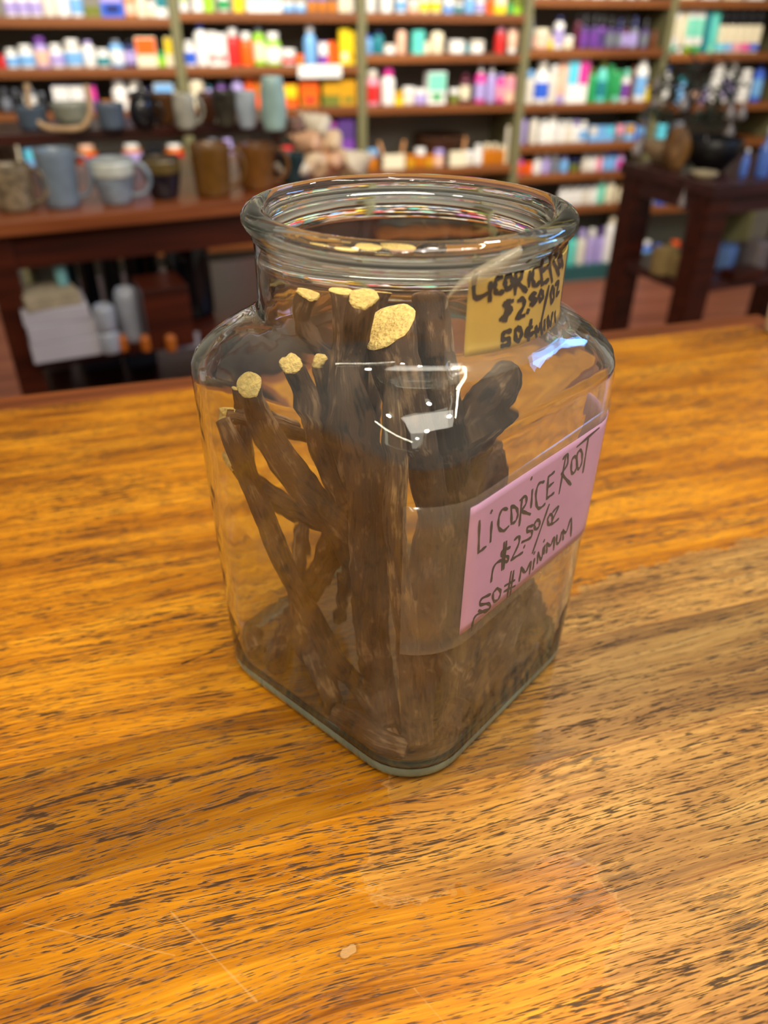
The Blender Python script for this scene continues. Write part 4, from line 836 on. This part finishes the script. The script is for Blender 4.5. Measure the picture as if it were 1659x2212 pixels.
# goods on the lower shelves of the mug table
LZ = ZC-.338
def tbox(name, px, py, pw, h, dep, zz, mt, label, cat='box', yaw=0.0, group=None, lift=0.0):
    P = on_z(px, py, zz-ZC); k = mpp_at(P); w_ = pw*k; P = P+ey*(dep/2)
    return tag(obj(name, box(-w_/2, w_/2, -dep/2, dep/2, 0, h, .002, mt), loc=(P.x, P.y, zz+lift), rot=(0, 0, TR+yaw)), label, cat, group)
WB = mat('greyish white card', srgb(170, 165, 174), .6, 0, .06, 10)
g_ = 'white boxes under the mug table'
tbox('white_box', 150, 776, 140, .042, .14, LZ, WB, 'flat white box at the bottom of the stack under the mug table', group=g_)
tbox('white_box', 148, 776, 136, .038, .14, LZ, WB, 'flat white box in the middle of the stack under the mug table', lift=.0425, group=g_, yaw=.03)
tbox('white_box', 146, 776, 132, .030, .13, LZ, WB, 'flat white box on top of the stack under the mug table', lift=.081, group=g_, yaw=-.03)
tbox('folded_cloth', 140, 776, 110, .026, .11, LZ, mat('beige linen', srgb(150, 136, 112), .9, 0, .15, 60), 'folded beige cloth on top of the white box stack', 'cloth', lift=.1115, yaw=.1)
P = on_z(176, 770, LZ-ZC)+ey*.07
tag(obj('aqua_bottle', lathe([(.012, 0), (.013, .003), (.013, .045), (.006, .055), (.006, .07), (0, .071)], 16, mat('aqua glass', srgb(116, 170, 172), .15, 0, .1, 20, coat=.5)), loc=(P.x, P.y, LZ+.138)), 'small aqua bottle standing on the folded beige cloth', 'bottle')
def cyl(name, px, py, pw, h, mt, label, cat, zz=LZ, back=.05):
    P = on_z(px, py, zz-ZC)+ey*back; R = pw*mpp_at(P)/2
    return tag(obj(name, lathe([(R*.85, 0), (R*.95, .004), (R, .02), (R, h*.8), (R*.9, h*.93), (R*.7, h), (R*.6, h-.004), (R*.5, h*.5), (0, h*.3)], 22, mt), loc=(P.x, P.y, zz)), label, cat)
GW = mat('grey white ceramic', srgb(150, 154, 166), .3, 0, .15, 30, coat=.3)
cyl('ceramic_cup', 250, 776, 48, .05, GW, 'grey-white ceramic cup at the bottom of a pair under the mug table', 'cup')
cyl('ceramic_cup', 250, 776, 46, .055, GW, 'grey-white ceramic cup set upon another under the mug table', 'cup', zz=LZ)
bpy.data.objects['ceramic_cup.001'].location.z += .0505
cyl('ceramic_vase', 308, 766, 50, .12, GW, 'narrow grey-white vase right of the two stacked cups', 'vase', back=.10)
for q, (px_, lb) in enumerate(((278, 'amber votive glass left of the three under the mug table'), (330, 'amber votive glass in the middle of the three'), (385.5, 'amber votive glass right, before the dark wooden box'))):
    cyl('votive_glass', px_, 776, 24, .035, mat('amber wax', srgb(170, 92, 30), .3), lb, 'candle', back=.055)
tbox('wooden_crate', 376, 752, 96, .135, .12, LZ, DARK, 'dark brown wooden box on the shelf under the mug table', 'box')
cyl('dark_bottle', 240, 740, 34, .20, mat('black glass', srgb(20, 22, 26), .12), 'tall black bottle behind the grey-white cups', 'bottle', back=.20)
cyl('teal_bottle', 205, 742, 22, .19, mat('deep teal glass', srgb(24, 66, 76), .15), 'slim deep teal bottle behind the white box stack', 'bottle', back=.22)
cyl('black_vase', 372, 730, 70, .235, mat('black glossy glaze', srgb(14, 14, 18), .1), 'black glossy vase behind the dark wooden box', 'vase', back=.25)
cyl('black_vase', 470, 735, 90, .20, mat('black glossy glaze', srgb(14, 14, 18), .1), 'broad black vase at the right behind the jar shoulder', 'vase', back=.2)
cyl('clear_glass_vase', 300, 735, 40, .19, mat('grey glass', srgb(70, 74, 76), .12), 'grey glass vase between the two dark bottles', 'vase', back=.26)
P = TM @ Vector((.045, .0, 0)); P = on_plane(402, 752, Vector((TO.x, TO.y, 0))+ey*.012, ey)
tag(obj('shelf_card', box(-.034, .034, -.002, .0, -.018, .018, .001, WB), loc=(P.x, P.y, LZ-.012), rot=(0, 0, TR)), 'small white card on the front edge of the lower table shelf', 'sign')
L2 = ZC-.510
tbox('grey_box', 130, 800, 46, .05, .12, L2, mat('grey brown card', srgb(96, 84, 84), .7), 'grey-brown box on the lowest shelf of the mug table, leftmost', lift=0)
tbox('grey_box', 225, 796, 80, .05, .12, L2, mat('dark slate card', srgb(62, 54, 72), .7), 'dark slate box on the lowest shelf of the mug table, middle')
tbox('grey_box', 312, 790, 60, .05, .12, L2, mat('slate blue card', srgb(70, 76, 100), .7), 'slate blue box on the lowest shelf of the mug table, right')

# ------------------------------------------------------------------ side table at the right
SO = Vector((1.549, 1.899, 0)); SR = math.radians(6.5); SZ = ZC-.10
PUR = woodmat('dark plum table wood', srgb(52, 26, 24), srgb(80, 44, 42), 0.35, (3, 40, 40))
t = tag(obj('side_table', None, loc=SO, rot=(0, 0, SR)), 'dark plum-brown square wooden table standing at the right behind the counter', 'table')
obj('table_top', box(-.01, .8, -.01, .40, SZ-.032, SZ, .004, PUR), t)
for y in (0.01, .375): obj('apron', box(.03, .78, y, y+.018, SZ-.085, SZ-.032, .001, PUR), t)
obj('apron', box(.005, .023, .03, .37, SZ-.085, SZ-.032, .001, PUR), t)
for (x, y) in ((0, 0), (.71, 0), (0, .315), (.71, .315)): obj('leg', box(x, x+.075, y, y+.075, 0, SZ-.032, .003, DARK), t)
obj('lower_shelf', box(.01, .78, .02, .37, ZC-.415, ZC-.388, .002, PUR), t)
def on_side(px, py, back=0.0, z=-.10): P = on_z(px, py, z); return P+Vector((-math.sin(SR), math.cos(SR), 0))*back
P = on_side(1412, 352, .0); tag(obj('wooden_bowl', lathe([(.03, 0), (.034, .004), (.058, .03), (.066, .058), (.064, .060), (.054, .032), (.0, .012)], 28, mat('pale turned wood', srgb(168, 140, 106), .5, 0, .18, 30)), loc=(P.x+.03, P.y-.0, SZ)), 'pale turned wooden bowl at the left corner of the side table', 'bowl')
P = on_side(1478, 372, .05)
def lump(R, H, mt, seed, nn=20, rr=12):
    vs, fs = [], []
    for k in range(rr+1):
        q = k/rr
        for i in range(nn):
            a = 2*math.pi*i/nn; r = R*(math.sin(math.pi*(.12+.80*q))**.6)*(1+.35*noise.noise(Vector((math.cos(a)*1.6, math.sin(a)*1.6, q*2.5+seed)))); vs.append((r*math.cos(a), r*.75*math.sin(a), H*q))
    for k in range(rr):
        for i in range(nn): j = (i+1) % nn; fs.append((k*nn+i, k*nn+j, (k+1)*nn+j, (k+1)*nn+i))
    fs.append(tuple(reversed(range(nn)))); fs.append(tuple(rr*nn+i for i in range(nn))); return mesh('lump', vs, fs, mt, True)
tag(obj('driftwood', lump(.042, .115, woodmat('weathered driftwood', srgb(96, 66, 34), srgb(166, 116, 56), .7, (30, 30, 8)), 3), loc=(P.x, P.y, SZ)), 'upright chunk of golden brown driftwood on the side table', 'driftwood')
P = on_side(1585, 378, .10)
tag(obj('black_bowl', lathe([(.04, 0), (.045, .004), (.075, .04), (.082, .085), (.079, .087), (.070, .04), (.0, .015)], 28, mat('matt black iron', srgb(16, 15, 16), .4)), loc=(P.x, P.y, SZ)), 'deep matt black bowl under the hanging glass drops', 'bowl')
P = on_side(1528, 384, .015); tag(obj('cream_dish', lathe([(.026, 0), (.029, .002), (.040, .012), (.038, .014), (.026, .005), (0, .004)], 24, mat('cream stoneware', srgb(190, 170, 130), .4)), loc=(P.x, P.y, SZ)), 'shallow cream dish near the front corner of the side table', 'dish')
for (px, py, r, h, lb) in ((1611, 384, .011, .075, 'slim blue glass bottle on the side table before the black bowl'), (1652, 384, .020, .13, 'larger blue glass bottle at the right edge of the side table')):
    P = on_side(px, py, .015); e = tag(obj('blue_bottle', None, loc=(P.x, P.y, SZ)), lb, 'bottle')
    obj('bottle_body', lathe([(r*.9, 0), (r, .004), (r, h*.6), (r*.5, h*.72), (r*.4, h*.9)], 20, mat('blue glass', srgb(92, 132, 220), .12, 0, .1, 20, coat=.5)), e)
    obj('stopper', lathe([(r*.45, h*.86), (r*.5, h*.87), (r*.5, h), (0, h)], 16, cm('white')), e)
# ornament tree of dark twigs with glass drops
P = on_side(1560, 372, .19); tr = tag(obj('ornament_tree', None, loc=(P.x, P.y, SZ)), 'dark twig display tree with greenery standing at the back of the side table', 'tree')
TW = mat('dark twig bark', srgb(62, 52, 44), .7, 0, .2, 60); LF = mat('dark green leaf', srgb(44, 56, 34), .6, 0, .3, 60)
obj('trunk', tube(catmull([Vector((0, 0, 0)), Vector((.008, 0, .08)), Vector((-.006, 0, .17)), Vector((.004, 0, .27))], 6), [.010-.006*i/18 for i in range(19)], 8, TW), tr)
obj('stand', lathe([(.045, 0), (.045, .006), (.012, .012), (0, .012)], 20, TW), tr)
tips = []
for i in range(14):
    rnd = random.Random(i+40); a = i*2.4; z0_ = .11+.018*(i % 10); L_ = rnd.uniform(.10, .20)
    p3 = Vector((math.cos(a)*L_*1.15, math.sin(a)*L_*.55, z0_+rnd.uniform(-.02, .06)))
    obj('branch', tube(catmull([Vector((0, 0, z0_)), Vector((p3.x*.5, p3.y*.5, z0_+.04)), p3], 6), [.0035-.002*k/12 for k in range(13)], 6, TW), tr); tips.append(p3)
vs, fs = [], []
rnd = random.Random(9)
for i in range(420):
    tpp = tips[i % 14]; q = rnd.uniform(.35, 1); c_ = Vector((tpp.x*q, tpp.y*q, .1+(tpp.z-.1)*q+rnd.uniform(0, .03))); d_ = Vector((rnd.uniform(-1, 1), rnd.uniform(-1, 1), rnd.uniform(-.3, 1))).normalized()*.02; s_ = d_.cross(Vector((rnd.uniform(-1, 1), 1, .2))).normalized()*.006
    b0 = len(vs); vs += [c_, c_+d_*.5+s_, c_+d_, c_+d_*.5-s_, c_+d_*.5+d_.cross(s_).normalized()*.002]; fs += [(b0, b0+1, b0+4), (b0+1, b0+2, b0+4), (b0+2, b0+3, b0+4), (b0+3, b0, b0+4)]
obj('foliage', mesh('foliage', vs, fs, LF), tr)
DROP = mat('smoky glass drop', srgb(150, 140, 134), .12, 0, .1, 30, coat=.6)
dm = lathe([(.0006, .034), (.0012, .030), (.004, .022), (.0085, .011), (.0095, .006), (.007, .001), (0, 0)], 14, DROP, 'drop')
TB = Vector((P.x, P.y, SZ))
for i, tpp in enumerate(tips):
    if i >= 14: break
    e = obj('drop_ornament', None, loc=TB+tpp+Vector((0, 0, -.10)), scale=(1.7, 1.7, 1.72)); tag(e, 'smoky glass drop hanging from a twig of the display tree on the side table', 'ornament', 'glass drops on the twig tree')
    obj('glass_drop', dm, e); obj('thread', tube([Vector((0, 0, .033)), Vector((0, 0, .058))], .0006, 5, TW), e)
for (px, py, sc_, lb) in ((1494, 396, 1.5, 'pale glass drop hanging over the left edge of the side table'),):
    P = on_side(px, 398, .0); n_ = Vector((math.cos(SR), math.sin(SR), 0)); e = obj('drop_ornament', None, loc=(P.x-.02, P.y, SZ-.062), scale=(1.0, 1.0, 1.5)); tag(e, lb, 'ornament')
    obj('glass_drop', dm, e); obj('thread', tube([Vector((0, 0, .033)), Vector((.004, 0, .0425)), Vector((.030, 0, .0425))], .0006, 5, TW), e)
# goods on its lower shelf
S2Z = ZC-.388
def sbox(name, px, py, w_, d_, h, mt, label, cat, back=.03, bev=.01, yaw=0):
    P = on_z(px, py, -.388)+Vector((-math.sin(SR), math.cos(SR), 0))*back
    return tag(obj(name, box(-w_/2, w_/2, -d_/2, d_/2, 0, h, bev, mt), loc=(P.x, P.y, S2Z), rot=(0, 0, SR+yaw)), label, cat)
sbox('kraft_pouch', 1430, 592, .07, .05, .085, mat('kraft paper', srgb(156, 132, 84), .8, 0, .15, 30), 'tan kraft paper pouch on the lower shelf of the side table', 'bag', .0)
sbox('kraft_pouch', 1478, 604, .05, .05, .07, mat('kraft paper', srgb(156, 132, 84), .8, 0, .15, 30), 'smaller tan kraft pouch behind the front leg of the side table', 'bag', .02)
sbox('cloth_bundle', 1585, 590, .10, .08, .075, mat('pale blue cotton', srgb(104, 136, 190), .9, 0, .15, 30), 'pale blue cloth bundle on the lower shelf of the side table', 'cloth', .06, .02, .5)
sbox('brown_tray', 1600, 600, .12, .06, .03, DARK, 'brown wooden tray in front of the pale blue bundle', 'tray', .0, .004)
sbox('grey_pot', 1650, 596, .06, .06, .10, mat('grey stoneware', srgb(120, 108, 104), .5), 'grey stoneware pot at the right end of the lower shelf', 'pot', .05, .015)
P = on_z(1676, 716, 0)
tag(obj('cream_pot', lathe([(.012, 0), (.0135, .002), (.0145, .030), (.0135, .032), (.012, .028), (0, .006)], 24, mat('cream ceramic', srgb(206, 182, 142), .4)), loc=(min(P.x, .690), P.y, ZC)), 'small cream pot at the far right corner of the counter', 'pot')
